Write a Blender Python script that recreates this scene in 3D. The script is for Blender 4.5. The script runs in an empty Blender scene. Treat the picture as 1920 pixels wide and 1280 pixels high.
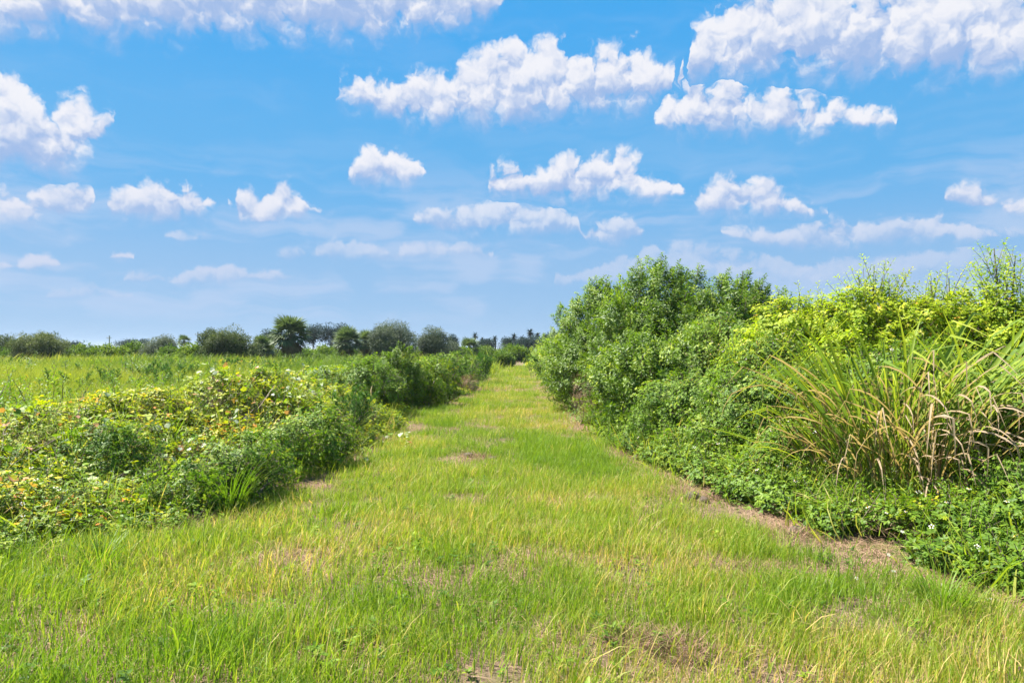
import bpy, math, random
import numpy as np
from math import radians, sin, cos, pi, atan2, sqrt, atan, hypot
R = np.random.RandomState(7)
random.seed(7)
sc = bpy.context.scene
C = sc.collection

# ------------------------------------------------------------------ camera
SKY_T = (.75, 1.0, 1.12)
F = 1280.0          # focal length in photo pixels (24 mm on 36 mm, 1920 px wide)
HOR = 653.0         # photo row of the horizon
EYE = 1.70
cam_d = bpy.data.cameras.new('camera'); cam_d.lens = 24.0; cam_d.sensor_width = 36.0
cam_d.clip_start = 0.05; cam_d.clip_end = 5000
cam = bpy.data.objects.new('camera', cam_d); C.objects.link(cam)
cam.location = (0, 0, EYE); cam.rotation_euler = (radians(90) + atan((HOR - 640) / F), 0, 0)
sc.camera = cam

def at(px, Y, py=None):
    """photo column (and row) at depth Y -> x (and z)"""
    x = (px - 960) / F * Y
    return x if py is None else (x, EYE + (HOR - py) / F * Y)

# ------------------------------------------------------------------ sky with cumulus clouds
EXPO = 1.6
SUN_EL, SUN_AZ = radians(58), radians(-68)     # azimuth from +Y towards +X
w = bpy.data.worlds.new('World'); sc.world = w; w.use_nodes = True
nt = w.node_tree; nt.nodes.clear()
N = nt.nodes.new; L = nt.links.new
def link(a, b):
    L(a, b)
def M(op, a, b=None, c=None, clamp=False):
    n = N('ShaderNodeMath'); n.operation = op; n.use_clamp = clamp
    for i, v in enumerate((a, b, c)):
        if v is None: continue
        if isinstance(v, (int, float)): n.inputs[i].default_value = v
        else: link(v, n.inputs[i])
    return n.outputs[0]
def V(op, a, b=None, out=0):
    n = N('ShaderNodeVectorMath'); n.operation = op
    for i, v in enumerate((a, b)):
        if v is None: continue
        if isinstance(v, (tuple, list)): n.inputs[i].default_value = v
        else: link(v, n.inputs[i])
    return n.outputs[out]
def NOISE(vec, scale, detail, rough, dist=0.0):
    n = N('ShaderNodeTexNoise'); n.inputs['Scale'].default_value = scale; n.inputs['Detail'].default_value = detail
    n.inputs['Roughness'].default_value = rough; n.inputs['Distortion'].default_value = dist
    link(vec, n.inputs['Vector']); return n
def SMOOTH(v, a, b, lo=0.0, hi=1.0):
    n = N('ShaderNodeMapRange'); n.interpolation_type = 'SMOOTHERSTEP'
    link(v, n.inputs['Value'])
    for k, x in zip(('From Min', 'From Max', 'To Min', 'To Max'), (a, b, lo, hi)): n.inputs[k].default_value = x
    return n.outputs['Result']
def MIXC(f, a, b):
    n = N('ShaderNodeMix'); n.data_type = 'RGBA'
    if isinstance(f, (int, float)): n.inputs[0].default_value = f
    else: link(f, n.inputs[0])
    for i, v in ((6, a), (7, b)):
        if isinstance(v, tuple): n.inputs[i].default_value = (*v, 1)
        else: link(v, n.inputs[i])
    return n.outputs[2]

sky = N('ShaderNodeTexSky'); sky.sky_type = 'NISHITA'; sky.sun_disc = False
sky.sun_elevation = SUN_EL; sky.sun_rotation = SUN_AZ
sky.air_density = 1.0; sky.dust_density = 0.6; sky.ozone_density = 3.0; sky.altitude = 0
geo = N('ShaderNodeTexCoord'); D = V('NORMALIZE', geo.outputs['Generated'])
sep = N('ShaderNodeSeparateXYZ'); link(D, sep.inputs[0])
az = M('ARCTAN2', sep.outputs[0], sep.outputs[1]); el = M('ARCSINE', sep.outputs[2])
comb = N('ShaderNodeCombineXYZ'); link(az, comb.inputs[0]); link(el, comb.inputs[1])
P0 = comb.outputs[0]
def NOISE2(vec, scale, detail, rough):
    n = N('ShaderNodeTexNoise'); n.noise_dimensions = '2D'; n.inputs['Scale'].default_value = scale
    n.inputs['Detail'].default_value = detail; n.inputs['Roughness'].default_value = rough
    link(vec, n.inputs['Vector']); return n
# features shrink towards the horizon, where the clouds are farther away
kf = SMOOTH(el, .02, .42, .42, 1.0)
w1 = V('SUBTRACT', NOISE2(P0, 9.0, 2, .5).outputs['Color'], (.5, .5, .5))
w2 = V('SUBTRACT', NOISE2(P0, 34.0, 3, .6).outputs['Color'], (.5, .5, .5))
wv = V('ADD', V('MULTIPLY', w1, (.030, .018, 0)), V('MULTIPLY', w2, (.017, .015, 0)))
sw = N('ShaderNodeVectorMath'); sw.operation = 'SCALE'; link(wv, sw.inputs[0]); link(kf, sw.inputs['Scale'])
P = V('ADD', P0, sw.outputs[0])
sP = N('ShaderNodeSeparateXYZ'); link(P, sP.inputs[0])
AZ0, AZW = -.80, 1.60                              # azimuth range of the hand-drawn rows
azn = M('DIVIDE', M('SUBTRACT', sP.outputs[0], AZ0), AZW)
elw = sP.outputs[1]
ELM = .62
def curve(pts):
    n = N('ShaderNodeFloatCurve'); link(azn, n.inputs['Value']); m = n.mapping; m.extend = 'HORIZONTAL'
    c = m.curves[0]; out = []
    for px, py in pts:
        a_ = atan((px - 960) / F); e_ = atan((HOR - py) / F * cos(a_))
        out.append((min(max((a_ - AZ0) / AZW, 0), 1), min(max(e_ / ELM, 0), 1)))
    out.sort()
    c.points[0].location = out[0]; c.points[1].location = out[-1]
    for q in out[1:-1]: c.points.new(*q)
    for q in c.points: q.handle_type = 'VECTOR'
    m.update(); return n.outputs[0]
# rows of cloud: spans of (column, top row, base row); between the spans there is none
ROWS = [
 (1.0, 1.0, [[(-260,20,90),(-120,-60,84),(60,-120,80),(200,-130,80),(400,-150,84),(600,-170,92),(760,-150,88),(880,-110,62),(950,-60,30)]]),
 (1.0, 1.0, [[(-420,260,300),(-300,150,330),(-120,140,335),(-20,120,335),(20,128,332),(60,165,334),(95,205,335),(130,190,330),(160,188,320),(185,215,300),(208,205,262),(222,225,240)],
       [(634,180,200),(642,140,215),(675,128,220),(706,150,232),(735,150,244),(775,138,246),(810,143,246),(850,146,248),(875,118,247),(905,88,246),(950,70,244),(980,82,242),(1010,75,236),(1040,62,232),
        (1070,86,228),(1110,90,224),(1150,88,222),(1190,76,222),(1215,88,216),(1232,118,205),(1250,104,196),(1270,122,190),(1283,140,186)],
       [(1287,110,180),(1303,62,170),(1325,30,160),(1350,18,160),(1400,-8,165),(1500,-40,162),(1700,-60,168),(1850,-40,165),(1960,10,160),(2100,-40,165),(2250,60,150),(2330,110,120)]]),
 (1.0, .9, [[(-300,400,420),(-250,350,430),(-100,348,430),(0,350,430),(60,352,430),(120,347,425),(165,345,400),(178,370,380)],
       [(180,385,398),(190,355,412),(240,345,422),(275,348,424),(315,338,424),(350,342,420),(372,356,414),(400,358,402),(424,362,398)],
       [(428,356,404),(445,350,428),(468,356,436),(488,378,436),(505,362,430),(530,343,424),(560,362,415),(580,384,405),(604,396,400)],
       [(650,330,345),(660,300,352),(680,280,354),(702,270,354),(735,278,354),(765,292,352),(795,300,340),(801,320,325)],
       [(1220,230,240),(1235,205,256),(1255,160,260),(1285,165,262),(1305,150,262),(1330,150,262),(1360,132,262),(1385,132,262),(1405,160,262),(1425,175,262),(1450,165,262),(1490,170,262),(1530,176,262),(1560,192,260),
        (1600,195,256),(1640,200,250),(1675,198,246),(1690,215,238)],
       [(1767,370,380),(1780,350,398),(1820,343,405),(1855,360,408),(1880,372,410),(1930,366,410),(2000,350,410),(2060,385,400)]]),
 (1.0, .85, [[(208,480,487),(222,470,490),(245,472,488),(252,484,486)],[(-90,500,510),(-30,480,516),(0,484,515),(25,488,513),(50,480,516),(85,474,514),(106,486,505),(110,496,498)],
       [(914,345,360),(925,308,374),(960,308,378),(990,316,382),(1015,318,386),(1035,298,388),(1065,283,386),(1090,300,380),(1115,285,378),(1150,280,380),(1180,285,380),(1200,300,382),(1235,325,384),(1270,328,380),(1294,345,366),(1300,380,384),(1315,352,410),(1345,336,416),
        (1400,332,416),(1450,338,414),(1490,360,412),(1530,374,410),(1560,390,402)],
       [(2060,440,460),(2110,400,462),(2250,380,462),(2400,430,450)]]),
 (.78, .6, [[(225,526,532),(260,506,538),(320,512,540),(370,500,538),(430,496,536),(495,508,534),(560,516,526)],
       [(776,410,420),(800,392,436),(850,396,448),(900,382,450),(960,378,448),(1010,384,448),(1060,392,446),(1082,408,436),(1092,450,452),(1110,415,462),(1150,410,468),(1200,414,462),(1218,432,440)],
       [(1352,432,440),(1400,430,462),(1470,434,472),(1520,418,474),(1575,400,474),(1610,416,472),(1650,420,466),(1700,406,464),(1760,402,462),(1820,422,460),(1895,430,450),(2000,440,446)]]),
 (.55, .5, [[(80,550,566),(170,536,566),(260,552,560)],[(510,478,492),(560,462,494),(620,446,494),(680,454,490),(720,470,500),(760,460,496),(850,455,488),(930,470,486)],
       [(1040,520,540),(1120,495,545),(1200,470,545),(1290,456,540),(1380,470,545),(1500,490,545),(1700,478,545),(1850,460,540),(2000,480,540)],
       [(300,440,452),(375,444,456),(400,448,452)]]),
]
acc = None
for ri, (op, amp, spans) in enumerate(ROWS):
    top, base = [(-2000, 653)], [(-2000, 653)]
    last = None
    for sp_ in sorted(spans, key=lambda q: q[0][0]):
        y0 = (sp_[0][1] + sp_[0][2]) / 2; y1 = (sp_[-1][1] + sp_[-1][2]) / 2
        top.append((sp_[0][0] - 8, y0 + 50)); base.append((sp_[0][0] - 8, y0 - 50))
        for px, t_, b_ in sp_:
            top.append((px, t_)); base.append((px, b_))
        top.append((sp_[-1][0] + 8, y1 + 50)); base.append((sp_[-1][0] + 8, y1 - 50))
    top[0] = (-2000, top[1][1]); base[0] = (-2000, base[1][1])
    T = M('MULTIPLY', curve(top), ELM); B = M('MULTIPLY', curve(base), ELM)
    up_ = M('SUBTRACT', T, elw); dn_ = M('SUBTRACT', elw, B)
    v = M('MINIMUM', up_, M('MULTIPLY', dn_, 1.0))
    hr = M('DIVIDE', dn_, M('MAXIMUM', M('SUBTRACT', T, B), .004), clamp=True)
    cmb = N('ShaderNodeCombineXYZ'); link(v, cmb.inputs[0]); link(hr, cmb.inputs[1]); cmb.inputs[2].default_value = op
    if acc is None: acc = cmb.outputs[0]; vbest = v
    else:
        g = N('ShaderNodeMath'); g.operation = 'GREATER_THAN'; link(v, g.inputs[0]); link(vbest, g.inputs[1])
        mx = N('ShaderNodeMix'); mx.data_type = 'VECTOR'; link(g.outputs[0], mx.inputs[0]); link(acc, mx.inputs[4]); link(cmb.outputs[0], mx.inputs[5])
        acc = mx.outputs[1]; vbest = M('MAXIMUM', v, vbest)
sA = N('ShaderNodeSeparateXYZ'); link(acc, sA.inputs[0]); hrel, opac = sA.outputs[1], sA.outputs[2]
# field of clouds overhead and behind the viewer, the same kind
zc = M('MAXIMUM', sep.outputs[2], .10)
pl = N('ShaderNodeCombineXYZ'); link(M('DIVIDE', sep.outputs[0], zc), pl.inputs[0]); link(M('DIVIDE', sep.outputs[1], zc), pl.inputs[1])
gen = M('SUBTRACT', NOISE2(pl.outputs[0], 1.0, 4, .5).outputs['Fac'], .60)
gate = M('MULTIPLY', M('MAXIMUM', SMOOTH(el, .52, .60), SMOOTH(M('ABSOLUTE', az), .76, .80)), SMOOTH(el, .05, .12))
vbest = M('ADD', M('MULTIPLY', vbest, M('SUBTRACT', 1.0, gate)), M('MULTIPLY', M('MULTIPLY', gen, .45), gate))
# cauliflower relief and its sunlit / shaded derivative
def lumps(vec, scale=24, detail=3.0):
    vo = N('ShaderNodeTexVoronoi'); vo.voronoi_dimensions = '2D'; vo.feature = 'F1'; vo.inputs['Scale'].default_value = scale
    vo.inputs['Detail'].default_value = detail; vo.inputs['Roughness'].default_value = .5
    link(vec, vo.inputs['Vector']); return M('MULTIPLY', vo.outputs['Distance'], vo.outputs['Distance'])
Pl = V('ADD', P, V('MULTIPLY', w2, (.012, .012, 0)))
l0 = lumps(Pl); l1 = lumps(V('ADD', Pl, (-.004, .010, 0)))
relief = M('SUBTRACT', l1, l0)
fine = M('SUBTRACT', NOISE2(P, 60, 5, .62).outputs['Fac'], .5)
lump_px = M('ADD', M('MULTIPLY', M('SUBTRACT', .38, l0), .023), M('MULTIPLY', fine, .022))
body = M('ADD', vbest, M('MULTIPLY', M('ADD', lump_px, .016), kf))
soft = M('MULTIPLY', SMOOTH(hrel, .05, .70, .066, .026), kf)
alpha = M('DIVIDE', body, soft, clamp=True)
alpha = M('MULTIPLY', SMOOTH(alpha, 0, 1), opac)
big = M('SUBTRACT', NOISE2(P, 15, 5, .6).outputs['Fac'], .5)
shade = M('ADD', M('MULTIPLY', SMOOTH(hrel, .05, .85), .62), M('ADD', M('MULTIPLY', relief, .52), M('MULTIPLY', big, 1.0)))
shade = SMOOTH(M('ADD', shade, .02), -.18, 1.0)
far = SMOOTH(el, .06, .28)                        # distant clouds fade into the air
# wide thin layers of far cloud low in the sky
vl = N('ShaderNodeCombineXYZ'); link(M('MULTIPLY', az, 2.2), vl.inputs[0]); link(M('MULTIPLY', el, 13.0), vl.inputs[1])
veil = SMOOTH(NOISE2(V('ADD', vl.outputs[0], V('MULTIPLY', w1, (.5, .5, 0))), 1.6, 5, .55).outputs['Fac'], .40, .72)
veil = M('MULTIPLY', M('MULTIPLY', veil, SMOOTH(el, .015, .07)), SMOOTH(el, .16, .30, .62, .10))
white = MIXC(far, (6.4, 7.0, 8.7), (8.9, 9.0, 9.6))
grey = MIXC(far, (3.7, 5.5, 8.3), (3.6, 5.1, 8.1))
ccol = MIXC(shade, grey, white)
# the photograph's clear blue: measured from horizon to zenith, over the physical sky
rp = N('ShaderNodeValToRGB'); link(M('MULTIPLY', el, .6366), rp.inputs[0])
cr = rp.color_ramp; cr.interpolation = 'EASE'
stops = [(0.0, (.36, .58, .87)), (.06, (.30, .54, .86)), (.16, (.130, .475, .89)), (.30, (.062, .425, .92)), (.6, (.07, .36, .78)), (1.0, (.06, .31, .70))]
while len(cr.elements) < len(stops): cr.elements.new(.5)
for e, (pos, c) in zip(cr.elements, stops): e.position = pos; e.color = (*c, 1)
blue = V('SCALE', rp.outputs[0]); nt.nodes[-1].inputs['Scale'].default_value = 10.0
skyc = MIXC(veil, MIXC(.9, sky.outputs[0], blue), (5.2, 6.5, 8.8))
skyf = MIXC(M('MULTIPLY', alpha, SMOOTH(el, .0, .18, .6, 1.0)), skyc, ccol)
bg = N('ShaderNodeBackground'); link(V('MULTIPLY', skyf, (2 / 2 ** EXPO,) * 3), bg.inputs[0]); bg.inputs[1].default_value = 0.05   # at the exposure below
wo = N('ShaderNodeOutputWorld'); link(bg.outputs[0], wo.inputs[0])

sun_d = bpy.data.lights.new('sun', 'SUN'); sun_d.energy = 5.0; sun_d.angle = radians(.53); sun_d.color = (1, .96, .88)
sun = bpy.data.objects.new('sun', sun_d); C.objects.link(sun)
from mathutils import Vector, Matrix, Euler
sv = Vector((sin(SUN_AZ) * cos(SUN_EL), cos(SUN_AZ) * cos(SUN_EL), sin(SUN_EL)))
sun.rotation_euler = sv.to_track_quat('Z', 'Y').to_euler(); sun.location = sv * 60

sc.view_settings.view_transform = 'Standard'; sc.view_settings.look = 'None'
sc.view_settings.exposure = EXPO; sc.view_settings.gamma = 1.0; sc.view_settings.use_curve_mapping = False
cy = sc.cycles
cy.max_bounces = 6; cy.diffuse_bounces = 4; cy.glossy_bounces = 1; cy.transmission_bounces = 4; cy.transparent_max_bounces = 4
cy.caustics_reflective = False; cy.caustics_refractive = False; cy.sample_clamp_indirect = 6

# ================================================================== helpers
def tag(o, label=None, cat=None, group=None, kind=None):
    if label: o['label'] = label
    if cat: o['category'] = cat
    if group: o['group'] = group
    if kind: o['kind'] = kind
    return o

class Buf:
    """collects triangles / quads with a per-face random value 'lv'"""
    def __init__(s): s.v = []; s.f = []; s.lv = []; s.m = []; s.n = 0
    def add(s, verts, faces, lv=.5, m=0):
        s.v.extend([tuple(map(float, p)) for p in verts]); k = s.n
        for f in faces: s.f.append(tuple(i + k for i in f)); s.lv.append(lv); s.m.append(m)
        s.n += len(verts)
    def mesh(s, name, mats, smooth=True):
        me = bpy.data.meshes.new(name)
        me.from_pydata(s.v, [], s.f)
        for m in mats: me.materials.append(m)
        me.polygons.foreach_set('material_index', s.m)
        me.polygons.foreach_set('use_smooth', [smooth] * len(s.f))
        a = me.attributes.new('lv', 'FLOAT', 'FACE'); a.data.foreach_set('value', s.lv)
        me.update(); return me
    def obj(s, name, mats, parent=None, loc=(0, 0, 0), smooth=True, linked=True):
        o = bpy.data.objects.new(name, s.mesh(name, mats, smooth))
        if linked: C.objects.link(o)
        o.location = loc
        if parent: o.parent = parent
        return o

def empty(name, loc):
    o = bpy.data.objects.new(name, None); C.objects.link(o); o.location = loc; o.empty_display_size = .3
    return o

def nrm(a):
    a = np.asarray(a, float); return a / max(1e-9, np.linalg.norm(a))
def frame(d, up=(0, 0, 1)):
    d = nrm(d); s = np.cross(d, up)
    if np.linalg.norm(s) < 1e-3: s = np.cross(d, (0, 1, 0))
    s = nrm(s); return d, s, np.cross(s, d)

def tube(b, pts, r0, r1, n=4, lv=.5, m=0):
    pts = [np.asarray(p, float) for p in pts]; V_ = []; F_ = []
    for i, p in enumerate(pts):
        d = pts[min(i + 1, len(pts) - 1)] - pts[max(i - 1, 0)]
        _, s, u = frame(d); r = r0 + (r1 - r0) * i / (len(pts) - 1)
        for k in range(n):
            a = 2 * pi * k / n; V_.append(p + (s * cos(a) + u * sin(a)) * r)
    for i in range(len(pts) - 1):
        for k in range(n):
            F_.append((i * n + k, i * n + (k + 1) % n, (i + 1) * n + (k + 1) % n, (i + 1) * n + k))
    b.add(V_, F_, lv, m)

def leaf(b, base, d, up, L_, W_, lv, m=0, droop=.15, fold=.18, prof=((.3, 1.0), (.68, .72))):
    """leaf blade: folded along its midrib, drooping towards the tip"""
    d, s, u = frame(d, up); base = np.asarray(base, float)
    V_ = [base]; 
    for t, w_ in prof:
        c = base + d * L_ * t - u * L_ * droop * t * t
        V_ += [c + s * W_ * .5 * w_ + u * W_ * fold * w_, c, c - s * W_ * .5 * w_ + u * W_ * fold * w_]
    V_.append(base + d * L_ - u * L_ * droop)
    F_ = [(0, 2, 1), (0, 3, 2)]; k = 1
    for i in range(len(prof) - 1):
        F_ += [(k, k + 1, k + 4, k + 3), (k + 1, k + 2, k + 5, k + 4)]; k += 3
    e = len(V_) - 1
    F_ += [(k, k + 1, e), (k + 1, k + 2, e)]
    b.add(V_, F_, lv, m)

def blade(b, base, d, H_, W_, bend, lv, seg=3, m=0, az=None, twist=0.0, power=2.0):
    """grass blade rising from base, bending over towards azimuth az"""
    az = R.uniform(0, 2 * pi) if az is None else az
    h = np.array((cos(az), sin(az), 0)); s0 = np.array((-sin(az), cos(az), 0)); base = np.asarray(base, float); V_ = []
    for i in range(seg + 1):
        t = i / seg
        ang = bend * t
        # arc: integrate a curve whose slope goes from upright to 'bend'
        hx = (1 - cos(ang)) / max(bend, 1e-3) if bend > .02 else 0
        hz = sin(ang) / max(bend, 1e-3) if bend > .02 else t
        c = base + h * H_ * hx + np.array((0, 0, H_ * hz)) + np.array(d) * H_ * t
        w_ = W_ * .5 * (1 - t ** power)
        s = s0 * cos(twist * t) + h * sin(twist * t)
        if i < seg: V_ += [c + s * w_, c - s * w_]
        else: V_.append(c)
    F_ = [(2 * i, 2 * i + 1, 2 * i + 3, 2 * i + 2) for i in range(seg - 1)] + [(2 * seg - 2, 2 * seg - 1, 2 * seg)]
    b.add(V_, F_, lv, m)

# ------------------------------------------------------------------ materials
def new_mat(name):
    m = bpy.data.materials.new(name); m.use_nodes = True; n = m.node_tree; n.nodes.clear(); return m, n
def ramp_node(n, stops, fac):
    r = n.nodes.new('ShaderNodeValToRGB'); e = r.color_ramp.elements
    while len(e) < len(stops): e.new(.5)
    for q, (p_, c) in zip(e, stops): q.position = p_; q.color = (*c, 1)
    n.links.new(fac, r.inputs[0]); return r.outputs[0]
def leaf_mat(name, stops, trans=.38, rough=.42, spec=.35, tw=.5, tcol=(1.25, 1.35, .5)):
    """leaf: per plant ('tint') and per leaf ('lv') colour, light shining through"""
    m, n = new_mat(name); A = n.nodes.new; K = n.links.new
    a1 = A('ShaderNodeAttribute'); a1.attribute_type = 'INSTANCER'; a1.attribute_name = 'tint'
    a2 = A('ShaderNodeAttribute'); a2.attribute_type = 'GEOMETRY'; a2.attribute_name = 'lv'
    x = A('ShaderNodeMath'); x.operation = 'MULTIPLY'; x.inputs[1].default_value = tw; K(a1.outputs['Fac'], x.inputs[0])
    y = A('ShaderNodeMath'); y.operation = 'MULTIPLY_ADD'; y.inputs[1].default_value = 1 - tw; K(a2.outputs['Fac'], y.inputs[0]); K(x.outputs[0], y.inputs[2])
    col = ramp_node(n, stops, y.outputs[0])
    p = A('ShaderNodeBsdfPrincipled'); p.inputs['Roughness'].default_value = rough + .12
    p.inputs['Specular IOR Level'].default_value = spec * .55; K(col, p.inputs['Base Color'])
    t = A('ShaderNodeBsdfTranslucent'); mc = A('ShaderNodeMix'); mc.data_type = 'RGBA'; mc.blend_type = 'MULTIPLY'; mc.inputs[0].default_value = 1
    K(col, mc.inputs[6]); mc.inputs[7].default_value = (*tcol, 1); K(mc.outputs[2], t.inputs[0])
    s = A('ShaderNodeMixShader'); s.inputs[0].default_value = min(trans * 1.05, .45); K(p.outputs[0], s.inputs[1]); K(t.outputs[0], s.inputs[2])
    o = A('ShaderNodeOutputMaterial'); K(s.outputs[0], o.inputs[0]); return m
def bark_mat(name, c0, c1, scale=18):
    m, n = new_mat(name); A = n.nodes.new; K = n.links.new
    tc = A('ShaderNodeTexCoord'); ns = A('ShaderNodeTexNoise'); ns.inputs['Scale'].default_value = scale; ns.inputs['Detail'].default_value = 6
    mp = A('ShaderNodeMapping'); mp.inputs['Scale'].default_value = (1, 1, .35); K(tc.outputs['Object'], mp.inputs[0]); K(mp.outputs[0], ns.inputs[0])
    col = ramp_node(n, [(.3, c0), (.7, c1)], ns.outputs['Fac'])
    p = A('ShaderNodeBsdfPrincipled'); p.inputs['Roughness'].default_value = .85; K(col, p.inputs['Base Color'])
    bp = A('ShaderNodeBump'); bp.inputs['Distance'].default_value = .01; K(ns.outputs['Fac'], bp.inputs['Height']); K(bp.outputs[0], p.inputs['Normal'])
    o = A('ShaderNodeOutputMaterial'); K(p.outputs[0], o.inputs[0]); return m

G = {
 'turf': leaf_mat('turf_grass', [(0, (.075, .140, .013)), (.30, (.147, .254, .018)), (.62, (.238, .327, .025)), (.80, (.337, .361, .056)), (.90, (.495, .393, .136)), (1, (.674, .443, .192))], .40, .38, .45, .35),
 'field': leaf_mat('field_grass', [(0, (.070, .127, .020)), (.3, (.142, .213, .027)), (.6, (.231, .287, .032)), (.85, (.347, .357, .045)), (1, (.462, .368, .117))], .36, .5, .2, .6, (1.15, 1.2, .6)),
 'straw': leaf_mat('dry_straw', [(0, (.135, .081, .052)), (.5, (.338, .213, .132)), (1, (.567, .400, .265))], .15, .6, .2, .3, (1.1, 1, .8)),
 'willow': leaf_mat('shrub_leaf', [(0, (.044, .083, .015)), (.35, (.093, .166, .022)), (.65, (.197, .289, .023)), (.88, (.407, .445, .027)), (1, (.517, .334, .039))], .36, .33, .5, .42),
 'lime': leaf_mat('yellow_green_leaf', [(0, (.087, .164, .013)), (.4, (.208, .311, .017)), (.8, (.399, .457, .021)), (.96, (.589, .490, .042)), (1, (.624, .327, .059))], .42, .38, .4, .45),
 'herb': leaf_mat('herb_leaf', [(0, (.038, .082, .013)), (.4, (.086, .168, .018)), (.75, (.184, .286, .023)), (.93, (.324, .388, .036)), (1, (.432, .286, .054))], .36, .38, .4, .48),
 'bramble': leaf_mat('bramble_leaf', [(0, (.081, .140, .009)), (.4, (.196, .270, .013)), (.72, (.369, .408, .013)), (.88, (.645, .522, .023)), (.95, (.736, .296, .038)), (1, (.598, .226, .050))], .38, .38, .45, .5),
 'vine': leaf_mat('vine_leaf', [(0, (.09, .18, .02)), (.45, (.22, .32, .025)), (.62, (.38, .38, .03)), (.72, (.34, .40, .20)), (.88, (.46, .48, .38)), (.93, (.40, .20, .07)), (1, (.32, .17, .12))], .34, .33, .4, 0.0),
 'fennel': leaf_mat('dogfennel_plume', [(0, (.033, .093, .024)), (.6, (.067, .148, .031)), (1, (.119, .203, .031))], .40, .5, .2, .6),
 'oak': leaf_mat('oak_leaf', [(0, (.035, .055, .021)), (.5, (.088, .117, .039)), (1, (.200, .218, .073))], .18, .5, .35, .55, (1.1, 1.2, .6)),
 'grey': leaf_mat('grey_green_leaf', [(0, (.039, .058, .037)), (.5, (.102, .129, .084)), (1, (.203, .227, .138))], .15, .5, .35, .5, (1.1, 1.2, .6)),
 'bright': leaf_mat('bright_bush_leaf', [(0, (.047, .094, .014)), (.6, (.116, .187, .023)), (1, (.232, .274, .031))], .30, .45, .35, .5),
 'dark': leaf_mat('far_haze_tinted_leaf', [(0, (.022, .040, .036)), (.6, (.046, .078, .068)), (1, (.096, .133, .112))], .12, .55, .3, .5, (1.1, 1.2, .7)),  # bluish lift of distance haze is put into this dark leaf colour
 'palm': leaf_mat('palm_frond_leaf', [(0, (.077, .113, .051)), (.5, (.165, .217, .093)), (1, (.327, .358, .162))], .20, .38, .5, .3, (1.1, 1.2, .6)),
 'palmdry': leaf_mat('dead_palm_frond', [(0, (.130, .098, .058)), (1, (.338, .247, .143))], .1, .6, .2, .3, (1.1, 1, .8)),
 'cane': leaf_mat('cane_leaf', [(0, (.08, .16, .035)), (.3, (.17, .26, .035)), (.55, (.32, .38, .035)), (.66, (.42, .38, .05)), (.74, (.38, .27, .14)), (1, (.42, .31, .22))], .40, .45, .35, 0.0, (1.15, 1.15, .6)),
 'petal': leaf_mat('white_petal', [(0, (.75, .75, .70)), (1, (.8, .8, .76))], .3, .5, .2, 0, (1, 1, 1)),
 'disc': leaf_mat('flower_disc', [(0, (.55, .30, .02)), (1, (.65, .38, .03))], .0, .6, .2, 0),
 'twig': bark_mat('twig_bark', (.10, .075, .05), (.22, .17, .12), 40),
 'bark': bark_mat('trunk_bark', (.09, .075, .06), (.24, .20, .16)),
 'pole': bark_mat('weathered_pole_wood', (.20, .19, .18), (.34, .33, .31), 6),
}

# ------------------------------------------------------------------ scattering of shared pieces over points
_ng = {}
def instancer(coll):
    if coll.name in _ng: return _ng[coll.name]
    g = bpy.data.node_groups.new('scatter_' + coll.name, 'GeometryNodeTree')
    g.interface.new_socket('Geometry', in_out='INPUT', socket_type='NodeSocketGeometry')
    g.interface.new_socket('Geometry', in_out='OUTPUT', socket_type='NodeSocketGeometry')
    a = g.nodes.new; k = g.links.new
    i, o = a('NodeGroupInput'), a('NodeGroupOutput'); ip = a('GeometryNodeInstanceOnPoints'); ci = a('GeometryNodeCollectionInfo')
    ci.inputs['Collection'].default_value = coll; ci.inputs['Separate Children'].default_value = True; ci.inputs['Reset Children'].default_value = True
    ip.inputs['Pick Instance'].default_value = True
    def attr(nm, ty):
        q = a('GeometryNodeInputNamedAttribute'); q.data_type = ty; q.inputs['Name'].default_value = nm; return q.outputs['Attribute']
    k(i.outputs[0], ip.inputs['Points']); k(ci.outputs[0], ip.inputs['Instance'])
    k(attr('idx', 'INT'), ip.inputs['Instance Index']); k(attr('rot', 'FLOAT_VECTOR'), ip.inputs['Rotation']); k(attr('scl', 'FLOAT_VECTOR'), ip.inputs['Scale'])
    k(ip.outputs[0], o.inputs[0]); _ng[coll.name] = g; return g

def kit(name, makers):
    """a set of alike pieces, shared by every plant that uses them"""
    c = bpy.data.collections.new(name)
    for i, o in enumerate(makers): c.objects.link(o)
    return c

def eulers(up, spin):
    """rotation taking +Z to 'up' with a spin about it"""
    up = up / np.linalg.norm(up, axis=1, keepdims=True)
    th = np.arccos(np.clip(up[:, 2], -1, 1)); ph = np.arctan2(up[:, 1], up[:, 0])
    ct, st, cp, sp_, cs, ss = np.cos(th), np.sin(th), np.cos(ph), np.sin(ph), np.cos(spin), np.sin(spin)
    # M = Rz(ph) Ry(th) Rz(spin)
    m00 = cp * ct * cs - sp_ * ss; m10 = sp_ * ct * cs + cp * ss; m20 = -st * cs
    m21 = st * ss; m22 = ct
    return np.stack([np.arctan2(m21, m22), np.arcsin(np.clip(-m20, -1, 1)), np.arctan2(m10, m00)], 1)

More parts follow.
